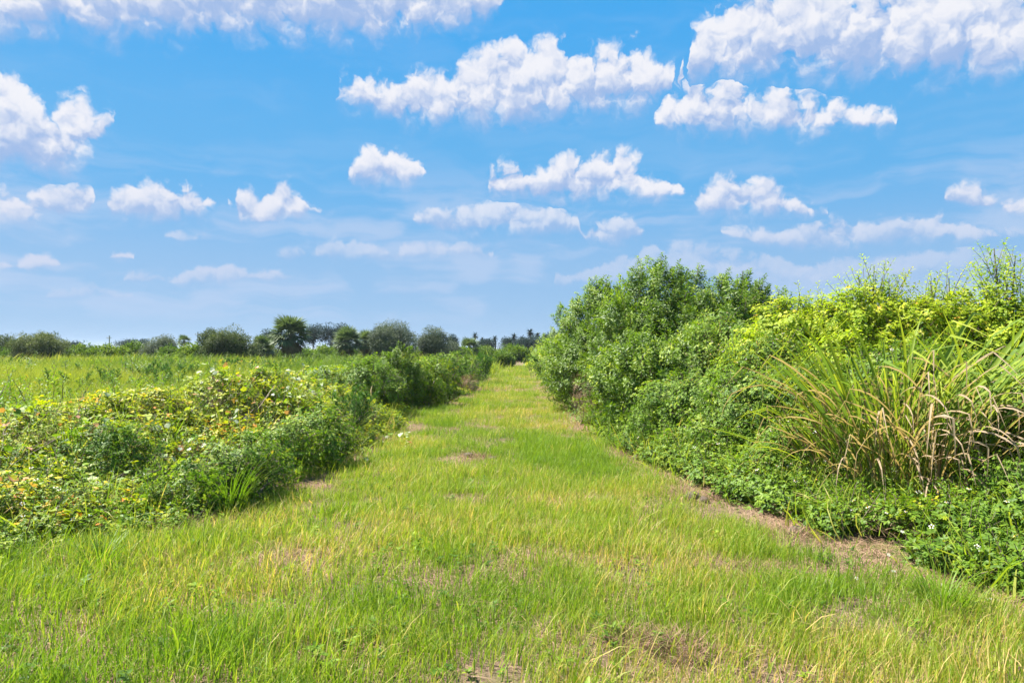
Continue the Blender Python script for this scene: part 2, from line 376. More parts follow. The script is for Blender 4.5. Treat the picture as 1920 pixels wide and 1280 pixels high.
def scatter(name, coll, pts, up=None, scl=None, tint=None, parent=None, spin=None, loc=(0, 0, 0)):
    pts = np.asarray(pts, float); n = len(pts)
    up = np.tile((0., 0, 1), (n, 1)) if up is None else np.asarray(up, float)
    spin = R.uniform(0, 2 * pi, n) if spin is None else spin
    scl = R.uniform(.8, 1.2, n) if scl is None else np.asarray(scl, float)
    if scl.ndim == 1: scl = np.repeat(scl[:, None], 3, 1)
    tint = R.uniform(0, 1, n) if tint is None else np.clip(tint, 0, 1)
    me = bpy.data.meshes.new(name); me.vertices.add(n); me.vertices.foreach_set('co', (pts - np.asarray(loc)).astype(np.float32).ravel())
    def put(nm, ty, key, arr):
        me.attributes.new(nm, ty, 'POINT').data.foreach_set(key, np.ascontiguousarray(arr).ravel())
    put('rot', 'FLOAT_VECTOR', 'vector', eulers(up, spin).astype(np.float32)); put('scl', 'FLOAT_VECTOR', 'vector', scl.astype(np.float32))
    put('idx', 'INT', 'value', R.randint(0, len(coll.objects), n).astype(np.int32)); put('tint', 'FLOAT', 'value', tint.astype(np.float32))
    o = bpy.data.objects.new(name, me); C.objects.link(o); o.location = loc
    if parent: o.parent = parent; o.location = tuple(np.asarray(loc) - np.asarray(parent.location))
    md = o.modifiers.new('scatter', 'NODES'); md.node_group = instancer(coll)
    o['kind'] = 'stuff'
    return o

# smooth value noise in 2D and 3D (numpy)
_T = np.random.RandomState(3).rand(64, 64)
def vnoise(x, y, s=1.0, seed=0):
    x = np.asarray(x, float) * s + seed * 7.31; y = np.asarray(y, float) * s + seed * 3.17
    xi = np.floor(x).astype(int); yi = np.floor(y).astype(int); fx = x - xi; fy = y - yi
    fx = fx * fx * (3 - 2 * fx); fy = fy * fy * (3 - 2 * fy)
    g = lambda i, j: _T[i % 64, j % 64]
    return (g(xi, yi) * (1 - fx) + g(xi + 1, yi) * fx) * (1 - fy) + (g(xi, yi + 1) * (1 - fx) + g(xi + 1, yi + 1) * fx) * fy
def fbm(x, y, s=1.0, seed=0, o=3):
    return sum(vnoise(x, y, s * 2 ** k, seed + k) / 2 ** k for k in range(o)) / sum(1 / 2 ** k for k in range(o))

# ================================================================== the lie of the land
def interp(v, a, b): return np.interp(v, a, b)
def xl(y): return interp(y, [0, 3, 4.4, 5.4, 6.4, 9, 12.8, 16, 19.8, 21, 23, 30, 54, 90], [-7.5, -6.0, -5.0, -4.1, -3.2, -2.85, -2.55, -2.75, -2.85, -2.2, -1.85, -1.7, -1.3, -1.0]) + (fbm(y, y * .3, .9, 5) - .5) * .5
def xr(y): return interp(y, [0, 3, 4.6, 6, 7.25, 9, 10.9, 17, 30, 43, 60, 90], [5.0, 4.1, 3.45, 2.95, 2.5, 2.15, 1.9, 1.75, 1.8, 1.7, 1.4, 1.0]) + (fbm(y, y * .3, .9, 9) - .5) * .45
def ground_h(x, y):
    x = np.asarray(x, float); y = np.asarray(y, float)
    h = (fbm(x, y, .5, 2) - .5) * .10 + (fbm(x, y, 2.2, 4) - .5) * .035
    dl = np.clip((xl(y) - x) / 2.5, 0, 1); dr = np.clip((x - xr(y)) / 2.0, 0, 1)
    near = np.clip((70 - y) / 30, 0, 1)
    return h + (dl * dl * .16 + dr * dr * .15) * near + .35 * np.clip((y - 45) / 120, 0, 1)

# ================================================================== shared leaf pieces
def rdir(tilt=.5):
    a = R.uniform(0, 2 * pi); return np.array((cos(a) * tilt, sin(a) * tilt, 1.0))
def P_(b, name, mats): return b.obj(name, mats, linked=False)

def make_shoot(n, Ls, lf, wf, mat, top=.5):
    """upright leafy shoot, alternate leaves spiralling up a thin stem"""
    b = Buf(); cur = R.uniform(-.25, .25, 2)
    pt = lambda t: np.array((cur[0] * t * t * Ls, cur[1] * t * t * Ls, Ls * t))
    tube(b, [pt(t) for t in (0, .35, .7, 1)], .006, .002, 3, .5, 1)
    for i in range(n):
        t = .08 + .92 * i / n; a = i * 2.4 + R.uniform(-.4, .4); e = R.uniform(-.25, .75) + t * .4
        d = np.array((cos(a), sin(a), e)); k = (1 - .35 * t) * R.uniform(.75, 1.2)
        # side twig
        o = nrm(d) * Ls * .30 * (1.05 - t) * R.uniform(.1, 1)
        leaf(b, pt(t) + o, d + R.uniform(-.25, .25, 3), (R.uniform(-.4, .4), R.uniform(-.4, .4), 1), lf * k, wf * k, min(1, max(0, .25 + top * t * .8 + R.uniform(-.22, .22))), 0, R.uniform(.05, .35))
    return P_(b, 'leafy_shoot', [mat, G['twig']])

def make_spray(n, Ls, lf, wf, mat, kmin=3):
    """herb spray: stems with leaflets in threes"""
    b = Buf()
    for s_ in range(R.randint(2, 4)):
        sd = nrm(rdir(R.uniform(.15, .9))); l_ = Ls * R.uniform(.7, 1.1)
        pt = lambda t: sd * l_ * t - np.array((0, 0, .25 * l_ * t * t))
        tube(b, [pt(t) for t in (0, .5, 1)], .004, .0015, 3, .5, 1)
        for i in range(n):
            t = .2 + .8 * i / (n - 1); a = i * 2.2 + R.uniform(-.5, .5)
            pd = nrm(np.array((cos(a), sin(a), .45))); pb = pt(t) + pd * lf * R.uniform(.3, .8)
            lv = min(1, max(0, .15 + .6 * t + R.uniform(-.28, .28))); k = R.uniform(.7, 1.15)
            for j in range(kmin):
                q = (j - (kmin - 1) / 2) * 1.05; dd = np.array((cos(a + q), sin(a + q), R.uniform(-.15, .35)))
                leaf(b, pb, dd, (R.uniform(-.35, .35), R.uniform(-.35, .35), 1), lf * k * (1 if q == 0 else .8), wf * k, lv, 0, R.uniform(0, .35), .12)
    return P_(b, 'leaf_spray', [mat, G['twig']])

def make_turf(n, rad, h0, h1, w_, lvf, mat='turf', bend=(.2, 1.5)):
    b = Buf()
    for i in range(n):
        x, y = R.normal(0, rad * .55, 2); h = R.uniform(h0, h1) * (1.5 if R.rand() < .05 else 1)
        blade(b, (x, y, -.01), (0, 0, 0), h, w_ * R.uniform(.7, 1.3), R.uniform(*bend), lvf(), 3, twist=R.uniform(-1.2, 1.2))
    return P_(b, 'turf_tuft', [G[mat]])
def make_tall(n, rad, h0, h1, w_, lean=(.18, 0, 0), mat='field'):
    b = Buf()
    for i in range(n):
        x, y = R.normal(0, rad * .5, 2); h = R.uniform(h0, h1)
        blade(b, (x, y, 0), np.array(lean) + (R.uniform(-.06, .06), R.uniform(-.06, .06), 0), h, w_ * R.uniform(.7, 1.4), R.uniform(.15, 1.1), np.clip(R.normal(.5, .22), 0, 1), 3, az=R.normal(0, 1.2), twist=R.uniform(-1, 1))
    return P_(b, 'tall_grass_tuft', [G[mat]])
def make_thatch(n, rad):
    b = Buf()
    for i in range(n):
        x, y = R.normal(0, rad * .5, 2); a = R.uniform(0, 2 * pi); l_ = R.uniform(.05, .16)
        blade(b, (x, y, R.uniform(0, .025)), (cos(a) * .9, sin(a) * .9, -.75), l_, .004, R.uniform(.5, 1.4), R.rand(), 2)
    return P_(b, 'straw_thatch', [G['straw']])
def make_plume(n, H_, mat):
    """feathery dogfennel plume: a bending stem clothed in threads"""
    b = Buf(); pt = lambda t: np.array((.22 * H_ * t ** 2.4, 0, H_ * t * (1 - .08 * t)))
    tube(b, [pt(t) for t in (0, .4, .7, 1)], .007, .002, 3, .3, 1)
    subs = []
    for i in range(16):
        t = .25 + .72 * i / 16 + R.uniform(-.03, .03); a = i * 2.4 + R.uniform(-.5, .5); l_ = H_ * .34 * (1.15 - t) * R.uniform(.6, 1.2)
        d = nrm((cos(a) * .75 + .3, sin(a) * .75, .9)); subs.append((pt(t), d, l_)); tube(b, [pt(t), pt(t) + d * l_], .003, .001, 3, .3, 1)
    for i in range(n):
        o, d, l_ = subs[R.randint(0, 16)]; t = R.uniform(.1, 1); a = R.uniform(0, 2 * pi)
        dd = nrm(np.array((cos(a) * .8, sin(a) * .8, .35)) + d * .5); q = R.uniform(.05, .13) * (1.2 - .6 * t)
        p0 = o + d * l_ * t; s_ = np.cross(dd, (0, 0, 1)); s_ = nrm(s_) * .0035
        b.add([p0 - s_, p0 + s_, p0 + dd * q], [(0, 1, 2)], np.clip(.3 + .5 * o[2] / H_ + R.uniform(-.25, .25), 0, 1))
    return P_(b, 'feathery_plume', [mat, G['twig']])
def make_clump(n, r, lf, mat, flat=1.0):
    """leafy twig cluster of a tree crown"""
    b = Buf()
    for i in range(n):
        d = nrm(R.normal(0, 1, 3)); q = R.uniform(.25, 1) ** .6
        c = d * r * q * np.array((1, 1, flat)); dd = d + R.normal(0, .5, 3)
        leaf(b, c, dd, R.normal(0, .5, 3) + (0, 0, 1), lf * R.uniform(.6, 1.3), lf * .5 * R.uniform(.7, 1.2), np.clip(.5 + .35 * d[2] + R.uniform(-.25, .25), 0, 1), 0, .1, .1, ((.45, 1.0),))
    return P_(b, 'twig_cluster', [mat])

K = {}
lvn = lambda mu, sd, dry=.0: (lambda: .9 + R.uniform(0, .1) if R.rand() < dry else float(np.clip(R.normal(mu, sd), 0, .84)))
K['turf'] = kit('turf_tufts', [make_turf(q_, .26, h_ * .6, h_ * 1.6, .0046, lvn(.52, .24, dr_), bend=(.2, 1.7)) for q_, h_, dr_ in [(240, .11, .12), (190, .13, .2), (210, .10, .15), (260, .09, .28), (150, .15, .12), (210, .12, .32), (230, .08, .48)]])
K['turf_sparse'] = kit('sparse_turf_tufts', [make_turf(70, .26, .04, .12, .0052, lvn(.55, .25, .25)) for _ in range(4)])
K['turf_long'] = kit('long_turf_tufts', [make_turf(22, .18, .12, .30, .0075, lvn(.58, .22, .35), bend=(.2, 2.1)) for _ in range(5)])
K['thatch'] = kit('straw_pieces', [make_thatch(150, .3) for _ in range(4)])
K['tall'] = kit('tall_grass_tufts', [make_tall(130, .7, .45, .95, .011, (l_, 0, 0)) for l_ in (.12, .2, .3, .22, .16)])
K['far_tall'] = kit('far_grass_tufts', [make_tall(150, 1.5, .5, .95, .03) for _ in range(4)])
K['willow'] = kit('shrub_shoots', [make_shoot(44, .46, .095, .042, G['willow']) for _ in range(5)])
K['lime'] = kit('yellow_green_sprays', [make_spray(7, .34, .060, .028, G['lime'], 3) for _ in range(5)])
K['limeshoot'] = kit('yellow_green_shoots', [make_shoot(30, .60, .080, .030, G['lime'], .6) for _ in range(4)])
K['herb'] = kit('herb_sprays', [make_spray(6, l_, lf_, wf_, G['herb'], k_) for l_, lf_, wf_, k_ in [(.26, .050, .026, 3), (.30, .042, .020, 3), (.24, .036, .020, 5), (.34, .055, .022, 3), (.28, .046, .030, 3), (.30, .030, .014, 5)]])
K['herbshoot'] = kit('herb_shoots', [make_shoot(30, .42, .055, .024, G['herb']) for _ in range(4)])
K['fine'] = kit('fine_sprays', [make_spray(9, .30, .024, .012, G['bramble'], 5) for _ in range(4)])
K['bramble'] = kit('bramble_sprays', [make_spray(6, .26, .052, .032, G['bramble'], 3) for _ in range(5)])
def make_weed(n):
    b = Buf()
    for j in range(R.randint(2, 4)):
        cx_, cy_ = R.normal(0, .07, 2)
        for i in range(n):
            a = i * 2.4 + R.uniform(-.3, .3); leaf(b, (cx_, cy_, R.uniform(.02, .07)), (cos(a), sin(a), R.uniform(.1, .9)), (0, 0, 1), R.uniform(.025, .05), R.uniform(.014, .026), R.rand(), 0, .25, .12)
    return P_(b, 'small_weed', [G['herb']])
K['weed'] = kit('small_weeds', [make_weed(9) for _ in range(4)])
K['plume'] = kit('dogfennel_plumes', [make_plume(900, 1.0, G['fennel']) for _ in range(3)])
K['oak'] = kit('oak_twigs', [make_clump(110, .46, .13, G['oak']) for _ in range(3)])
K['grey'] = kit('grey_twigs', [make_clump(100, .46, .12, G['grey']) for _ in range(3)])
K['bright'] = kit('bright_twigs', [make_clump(60, .50, .21, G['bright'], .8) for _ in range(3)])
K['dark'] = kit('dark_twigs', [make_clump(90, .8, .26, G['dark']) for _ in range(3)])

# ================================================================== ground and path
def spaced(lo, hi, step, far_lo, far_hi, g=1.22):
    a = list(np.arange(lo, hi + 1e-6, step)); s = step
    while a[-1] < far_hi: s *= g; a.append(a[-1] + s)
    s = step
    while a[0] > far_lo: s *= g; a.insert(0, a[0] - s)
    return np.array(a)
gx = spaced(-9, 9, .22, -1500, 1500); gy = spaced(1, 26, .22, -300, 2600, 1.12)
XX, YY = np.meshgrid(gx, gy); ZZ = ground_h(XX, YY)
nx, ny = len(gx), len(gy)
gv = np.stack([XX.ravel(), YY.ravel(), ZZ.ravel()], 1)
ii, jj = np.meshgrid(np.arange(nx - 1), np.arange(ny - 1)); q0 = (jj * nx + ii).ravel()
quads = np.stack([q0, q0 + 1, q0 + nx + 1, q0 + nx], 1)
cxq = gv[quads, 0].mean(1); cyq = gv[quads, 1].mean(1)
onpath = (cyq > -6) & (cyq < 95) & (cxq > xl(cyq)) & (cxq < xr(cyq))
def soil_mat(name, stops, green, lo=.42):
    m, n = new_mat(name); A = n.nodes.new; K_ = n.links.new
    tc = A('ShaderNodeTexCoord')
    def nz(s, d, r=.6):
        q = A('ShaderNodeTexNoise'); q.inputs['Scale'].default_value = s; q.inputs['Detail'].default_value = d; q.inputs['Roughness'].default_value = r
        K_(tc.outputs['Object'], q.inputs['Vector']); return q.outputs['Fac']
    f1, f2, f3 = nz(55, 5, .75), nz(1.1, 5), nz(9, 4)
    col = ramp_node(n, stops, f1); gr = ramp_node(n, green, f3)
    mr = A('ShaderNodeMapRange'); mr.inputs['From Min'].default_value = lo; mr.inputs['From Max'].default_value = lo + .18; K_(f2, mr.inputs['Value'])
    mx = A('ShaderNodeMix'); mx.data_type = 'RGBA'; K_(mr.outputs[0], mx.inputs[0]); K_(col, mx.inputs[6]); K_(gr, mx.inputs[7])
    p = A('ShaderNodeBsdfPrincipled'); p.inputs['Roughness'].default_value = .95; p.inputs['Specular IOR Level'].default_value = .1; K_(mx.outputs[2], p.inputs['Base Color'])
    bp = A('ShaderNodeBump'); bp.inputs['Distance'].default_value = .03; bp.inputs['Strength'].default_value = .8; K_(f1, bp.inputs['Height']); K_(bp.outputs[0], p.inputs['Normal'])
    o = A('ShaderNodeOutputMaterial'); K_(p.outputs[0], o.inputs[0]); return m
brown = [(.25, (.07, .045, .03)), (.5, (.19, .13, .085)), (.75, (.36, .27, .185))]
SOIL = soil_mat('field_soil', brown, [(.3, (.06, .10, .02)), (.7, (.16, .23, .03))], .28)
PATH = soil_mat('thatchy_path_soil', brown, [(.3, (.07, .08, .025)), (.7, (.17, .17, .06))], .52)
def sheet(name, sel, mat):
    f = quads[sel]; u, inv = np.unique(f, return_inverse=True); f = inv.reshape(f.shape)
    me = bpy.data.meshes.new(name); me.from_pydata(gv[u].tolist(), [], f.tolist()); me.materials.append(mat)
    me.polygons.foreach_set('use_smooth', [True] * len(f)); me.update()
    o = bpy.data.objects.new(name, me); C.objects.link(o); o['kind'] = 'structure'; return o
sheet('ground', ~onpath, SOIL); sheet('path', onpath, PATH)

# ================================================================== turf on the path
def region(n, x0, x1, y0, y1): return R.uniform(x0, x1, n), R.uniform(y0, y1, n)
def ring(x, y, cx, cy, r): return np.hypot(x - cx, y - cy) / r
BARE = [(at(895, 10.6), 10.6, .38), (at(1180, 3.95), 3.95, .18), (at(1270, 3.85), 3.85, .20), (at(1400, 5.2), 5.2, .35), (at(1270, 8.0), 8.0, .45), (at(1345, 6.9), 6.9, .35), (at(1440, 6.0), 6.0, .35), (at(350, 6.5), 6.5, .35), (at(515, 8.2), 8.2, .3), (at(870, 17.5), 17.5, .5), (at(960, 30), 30, .6), (at(1190, 11.2), 11.2, .3)]
def edge_d(x, y): return np.minimum(x - xl(y), xr(y) - x)
def turf(name, key, n, y0, y1, s, sparse=False, label=None, thin=1.0, tint_add=0.0, cond=None):
    x, y = region(n, -8, 6, y0, y1); e = edge_d(x, y); wob = fbm(x, y, 1.6, 21)
    keep = (e > -.10) & (R.rand(n) < np.clip((e + .1) / .55 + .1 + (x < 0) * .5 * (y < 7), .12, 1)) & (np.abs(x) < y * .80 + .5)
    bare = np.zeros(n)
    for bx, by, br in BARE: bare = np.maximum(bare, np.clip(1.3 - ring(x, y, bx, by, br), 0, 1))
    # brownish worn strip along the right-hand side
    worn = np.clip(1.25 - np.abs(e) / (.25 + .75 * fbm(x, y, .9, 91)), 0, 1) * np.where(x > 0, 1.0, .75 * (y > 6)) + bare + np.clip(.475 - wob, 0, 1) * 3.0
    keep &= R.rand(n) > (worn * .97 if not sparse else worn * .55)
    if cond is not None: keep &= cond(x, y, wob)
    x, y = x[keep], y[keep]; z = ground_h(x, y)
    t = np.clip(fbm(x, y, .7, 33) * 2.4 - .70 + R.normal(0, .15, len(x)) + tint_add + .12 * (x > .3) * (y < 12), 0, 1)
    sc_ = R.uniform(.75, 1.2, len(x)) * s * (1 + .0 * y) * np.where((x < -.5) & (y < 7), 1.15, 1)
    up = np.stack([R.normal(.05, .12, len(x)), R.normal(0, .12, len(x)), np.ones(len(x))], 1)
    o = scatter(name, K[key], np.stack([x, y, z], 1), up, sc_, t); tag(o, label, 'grass', None, 'stuff'); return o
turf('grass', 'turf', 3000, 1.5, 12, 1.0, label='short bright green grass covering the mown path')
turf('grass', 'turf', 1500, 11, 26, 1.1, label='short bright green grass further along the mown path')
turf('grass', 'turf', 1000, 25, 62, 1.8, label='sunlit grass where the mown path narrows far away')
turf('grass', 'turf_sparse', 3000, 1.5, 24, 1.0, True, label='thin half dry grass between the path tufts')
turf('grass', 'turf_long', 1500, 1.5, 26, 1.0, label='longer arching pale blades standing out of the path turf', tint_add=.15)
turf('small_weeds', 'weed', 1500, 1.8, 14, 1.0, True, label='small broad leaved weeds growing among the path grass')
# dry thatch lying along both edges and in worn places
def thatch(n, y0, y1):
    x, y = region(n, -8, 6, y0, y1); e = edge_d(x, y); p_ = np.exp(-((e - .18) / .42) ** 2) * (.95 - .25 * (x < 0)) + .26 + (fbm(x, y, 1.6, 21) < .46) * .6
    for bx, by, br in BARE: p_ = np.maximum(p_, np.clip(1.4 - ring(x, y, bx, by, br), 0, 1))
    k = (R.rand(n) < p_) & (e > -.5) & (np.abs(x) < y * .8 + .5); x, y = x[k], y[k]
    o = scatter('dry_thatch', K['thatch'], np.stack([x, y, ground_h(x, y) + .004], 1), None, R.uniform(.7, 1.2, len(x)))
    tag(o, 'brown dry grass thatch lying along the path edges', 'dry grass', None, 'stuff')
thatch(8000, 2, 30)

# ================================================================== low tangle on both banks
RISE = ([4, 6, 8.5, 12, 16, 20, 23, 60], [4.2, 3.6, 2.8, 1.7, 1.5, 1.6, 1.1, 1.2])
TOPL = ([3, 4.5, 6, 8, 9, 10.5, 13, 16, 20, 23, 30, 60], [.40, .48, .58, .66, .78, 1.10, 1.16, .95, .95, .95, .8, .8])
def veg_left(x, y):
    d = xl(y) - x; r = interp(y, *RISE); t = interp(y, *TOPL)
    up_ = np.clip(d / r, 0, 1) ** .62
    fall = np.clip((d - r * 1.1) / 2.4, 0, 1); back = .22 * t + .10
    h = t * up_ * (1 - fall) + back * fall
    lump = (fbm(x, y, .8, 11) - .5) * .85 + (fbm(x, y, 2.6, 13) - .5) * .45
    return np.maximum(h * (1 + lump), 0)
def veg_right(x, y):
    d = x - xr(y); h = .12 + .50 * np.clip(d / .8, 0, 1) ** .7 + .75 * np.clip((d - .5) / 1.6, 0, 1)
    h *= interp(y, [3, 5, 7, 9, 14, 30, 60], [.55, .7, .85, 1.05, 1.25, 1.2, .9])
    for cx_, cy_, cr_ in ((at(1640, 7.0), 7.0, .85), (at(1760, 6.6), 6.6, .95)): h = h * (.18 + .82 * np.clip(np.hypot(x - cx_, y - cy_) / cr_ - .35, 0, 1))
    return np.maximum(h * (1 + (fbm(x, y, .9, 15) - .5) * 1.0 + (fbm(x, y, 2.8, 17) - .5) * .55), 0)
def bank(name, key, fn, side, n, y0, y1, dmax, s, label, cat, tint=lambda x, y, q: R.rand(len(x)), depth=.75, cond=None, pw=2.0, d0=-.12):
    y = R.uniform(y0, y1, n); d = d0 + (dmax - d0) * R.rand(n)
    if side > 0: d = d + .16 * np.exp(-((y - 9) / 3.0) ** 2)
    x = xl(y) - d if side < 0 else xr(y) + d
    k = np.abs(x) < y * .80 + 3.0
    k &= (d > .35) | (R.rand(n) < np.clip((fbm(x, y, 1.7, 95) - .42) * 5 + (d + .1) * 1.2, 0, 1))      # ragged edge
    if cond is not None: k &= cond(x, y, d)
    x, y, d = x[k], y[k], d[k]; h = fn(x, y); q = 1 - depth * R.rand(len(x)) ** pw
    z = ground_h(x, y) + np.maximum(h * q - .16 * s, 0)
    e = .12; gx_ = (fn(x + e, y) - fn(x - e, y)) / (2 * e); gy_ = (fn(x, y + e) - fn(x, y - e)) / (2 * e)
    up = np.stack([-gx_ * .5 + R.normal(0, .35, len(x)), -gy_ * .5 + R.normal(0, .35, len(x)), np.ones(len(x))], 1)
    up[:, 2] = np.maximum(up[:, 2] - .4 * (1 - q), .2)
    o = scatter(name, K[key], np.stack([x, y, z], 1), up, R.uniform(.75, 1.25, len(x)) * s, tint(x, y, q))
    tag(o, label, cat, None, 'stuff'); return o
mixn = lambda a, b, s, sd: (lambda x, y, q: np.clip(a + b * (fbm(x, y, s, sd) - .5) * 2 + R.normal(0, .13, len(x)), 0, 1))
def front_herb(x, y, d):   # where the deep green herb grows: along the foot of the bank
    return R.rand(len(x)) < np.clip(.85 - d / interp(y, *RISE) * 1.4 + (fbm(x, y, .7, 41) - .5) * 1.6, 0, 1)
bank('bramble_tangle', 'bramble', veg_left, -1, 7800, 3.2, 14, 6.5, 1.0, 'tangled brambles and creepers covering the left bank', 'brambles', mixn(.60, .42, .6, 43), cond=lambda x, y, d: ~front_herb(x, y, d) | (R.rand(len(x)) < .25))
bank('undergrowth', 'herb', veg_left, -1, 4200, 3.4, 14, 4.5, .95, 'deep green leafy weeds at the foot of the left bank', 'undergrowth', mixn(.62, .5, .8, 45), cond=front_herb)
bank('bramble_tangle', 'bramble', veg_left, -1, 3200, 14, 27, 5.5, 1.25, 'mixed green creepers on the bank further up the path', 'brambles', mixn(.42, .4, .5, 47))
bank('undergrowth', 'herb', veg_left, -1, 2300, 14, 27, 3.5, 1.2, 'dark green weeds on the bank beside the narrowing path', 'undergrowth', mixn(.5, .5, .5, 49))
bank('undergrowth', 'herb', veg_left, -1, 1600, 27, 60, 3.5, 2.0, 'low green weeds along the far left path edge', 'undergrowth', mixn(.6, .4, .4, 51))
bank('undergrowth', 'herb', veg_right, 1, 9300, 1.6, 13, 3.2, 1.0, 'deep green flowering weeds along the right path edge', 'undergrowth', mixn(.45, .7, .9, 53))
bank('undergrowth', 'herb', veg_right, 1, 3800, 12, 28, 3.0, 1.25, 'green weeds along the right edge below the tall shrubs', 'undergrowth', mixn(.55, .45, .6, 55))
bank('undergrowth', 'bramble', veg_right, 1, 2200, 26, 62, 4.5, 2.2, 'pale green weeds beside the far end of the path', 'undergrowth', mixn(.45, .3, .4, 57))
bank('undergrowth', 'herb', veg_left, -1, 900, 3.0, 8, 2.5, .8, 'small leafy weeds creeping into the mown grass', 'undergrowth', mixn(.7, .3, .9, 59), depth=.9, d0=-.35)
bank('undergrowth', 'herbshoot', veg_right, 1, 1500, 3.4, 16, 3.0, .95, 'upright leafy weed stems rising from the right bank', 'undergrowth', mixn(.55, .4, .9, 65), depth=.6)
bank('undergrowth', 'fine', veg_right, 1, 2600, 3.4, 16, 3.0, .9, 'small leaved yellowish creepers over the right bank', 'undergrowth', mixn(.35, .4, .8, 67), depth=.35)
bank('undergrowth', 'herbshoot', veg_left, -1, 1100, 4, 15, 5.0, .85, 'upright leafy weed stems rising from the left bank', 'undergrowth', mixn(.6, .4, .9, 69), depth=.6)
bank('bramble_tangle', 'fine', veg_left, -1, 4200, 4, 15, 6.5, .9, 'small leaved creepers woven through the left bank', 'brambles', mixn(.45, .5, .7, 70), depth=.35)
bank('dry_stems', 'thatch', veg_left, -1, 1300, 4, 14, 5.5, 1.0, 'brown dead stems showing through the left bank', 'dead stems', depth=.6, cond=lambda x, y, d: fbm(x, y, .8, 81) > .53)
bank('dry_stems', 'thatch', veg_right, 1, 500, 4, 18, 2.0, 1.0, 'brown dead stems showing through the right bank', 'dead stems', depth=.7, cond=lambda x, y, d: fbm(x, y, .9, 83) > .52)
bank('tangled_grass', 'turf_long', veg_left, -1, 900, 3.6, 16, 5, 1.7, 'long thin grass stems poking out of the left bank', 'grass', mixn(.6, .4, .9, 61), depth=.5)
bank('tangled_grass', 'turf_long', veg_right, 1, 700, 3.6, 16, 2.5, 1.8, 'long thin grass stems poking out of the right bank', 'grass', mixn(.5, .4, .9, 63), depth=.6)

# ================================================================== open field on the left
def field(name, key, n, y0, y1, s, label, off=3.2, tb=.72, xmin=-400):
    y = y0 + (y1 - y0) * R.rand(n) ** .8; x = R.uniform(-.82 * y - 2, xl(y) - off, n)
    x = np.maximum(x, xmin); z = ground_h(x, y) - .02
    t = np.clip(tb + (fbm(x, y * .5, .16, 71) - .5) * 3.0 + (fbm(x, y * .6, .6, 73) - .5) * 1.6 + R.normal(0, .1, n), 0, 1)
    hs = s * np.clip(.55 + 1.25 * fbm(x, y, .35, 75), .55, 1.35) * interp(y, [6, 12, 20, 45, 60], [.55, .66, .85, 1.0, 1.0])
    o = scatter(name, K[key], np.stack([x, y, z], 1), np.stack([R.normal(.06, .08, n), R.normal(0, .08, n), np.ones(n)], 1), np.stack([hs * R.uniform(.9, 1.3, n), hs * R.uniform(.9, 1.3, n), hs], 1), t, spin=R.normal(0, .5, n))
    tag(o, label, 'grass', None, 'stuff')
field('field_grass', 'tall', 2600, 9, 40, 1.0, 'knee high yellow green grass leaning in the breeze', off=2.6)
field('field_grass', 'far_tall', 3400, 34, 120, 1.0, 'far stretch of tall grass before the trees', off=1.2)
yb = R.uniform(10, 40, 2600); xb = -R.uniform(.15, .82, 2600) * yb - 2
kb = xb < xl(yb) - 3
o = scatter('creeping_weeds', K['bramble'], np.stack([xb[kb], yb[kb], ground_h(xb[kb], yb[kb]) + R.uniform(.05, .35, kb.sum())], 1), None, R.uniform(1.0, 1.6, kb.sum()), mixn(.5, .35, .3, 77)(xb[kb], yb[kb], None))
tag(o, 'yellow green creeping weeds mixed through the field grass', 'weeds', None, 'stuff')
yb = R.uniform(16, 75, 5200); xb = -R.uniform(.0, .82, 5200) * yb - 3
kb = (xb < xl(yb) - 3) & (fbm(xb, yb * .6, .28, 97) > .62)
o = scatter('feathery_weeds', K['plume'], np.stack([xb[kb], yb[kb], ground_h(xb[kb], yb[kb])], 1), np.stack([R.normal(.12, .12, kb.sum()), R.normal(0, .12, kb.sum()), np.ones(kb.sum())], 1), R.uniform(.6, 1.15, kb.sum()), R.uniform(.35, 1, kb.sum()), spin=R.normal(0, .8, kb.sum()))
tag(o, 'drifts of feathery green weeds through the tall field grass', 'weeds', None, 'stuff')
for nm_, kk, seed, n_, s0, lab in (('leafy_weeds', 'herbshoot', 101, 5200, 1.7, 'patches of leafy green weeds standing in the field grass'), ('yellow_weeds', 'fine', 103, 4200, 1.9, 'yellowish small leaved weeds among the field grass'), ('shrubby_weeds', 'willow', 105, 2400, 1.1, 'low shrubby regrowth dotted over the open field')):
    yb = 10 + 62 * R.rand(n_) ** .8; xb = -R.uniform(.0, .82, n_) * yb - 3
    kb = (xb < xl(yb) - 3.2) & (fbm(xb, yb * .6, .33, seed) > .53) & (fbm(xb, yb, 1.3, seed + 1) > .45)
    o = scatter(nm_, K[kk], np.stack([xb[kb], yb[kb], ground_h(xb[kb], yb[kb]) + R.uniform(.15, .75, kb.sum()) * interp(yb[kb], [10, 30], [.5, 1])], 1), np.stack([R.normal(0, .35, kb.sum()), R.normal(0, .35, kb.sum()), np.ones(kb.sum())], 1), R.uniform(.6, 1.1, kb.sum()) * s0, mixn(.55, .7, .4, seed + 2)(xb[kb], yb[kb], None))
    tag(o, lab, 'weeds', None, 'stuff')
# field beyond the shrubs on the right
y = R.uniform(14, 110, 1500); x = R.uniform(7, .9 * 110, 1500); k = x < y * .9 + 4; x, y = x[k], y[k]
o = scatter('field_grass', K['far_tall'], np.stack([x, y, ground_h(x, y)], 1), None, R.uniform(.8, 1.2, len(x)), mixn(.5, .3, .2, 79)(x, y, None))
tag(o, 'tall grass in the field behind the right hand shrubs', 'grass', None, 'stuff')

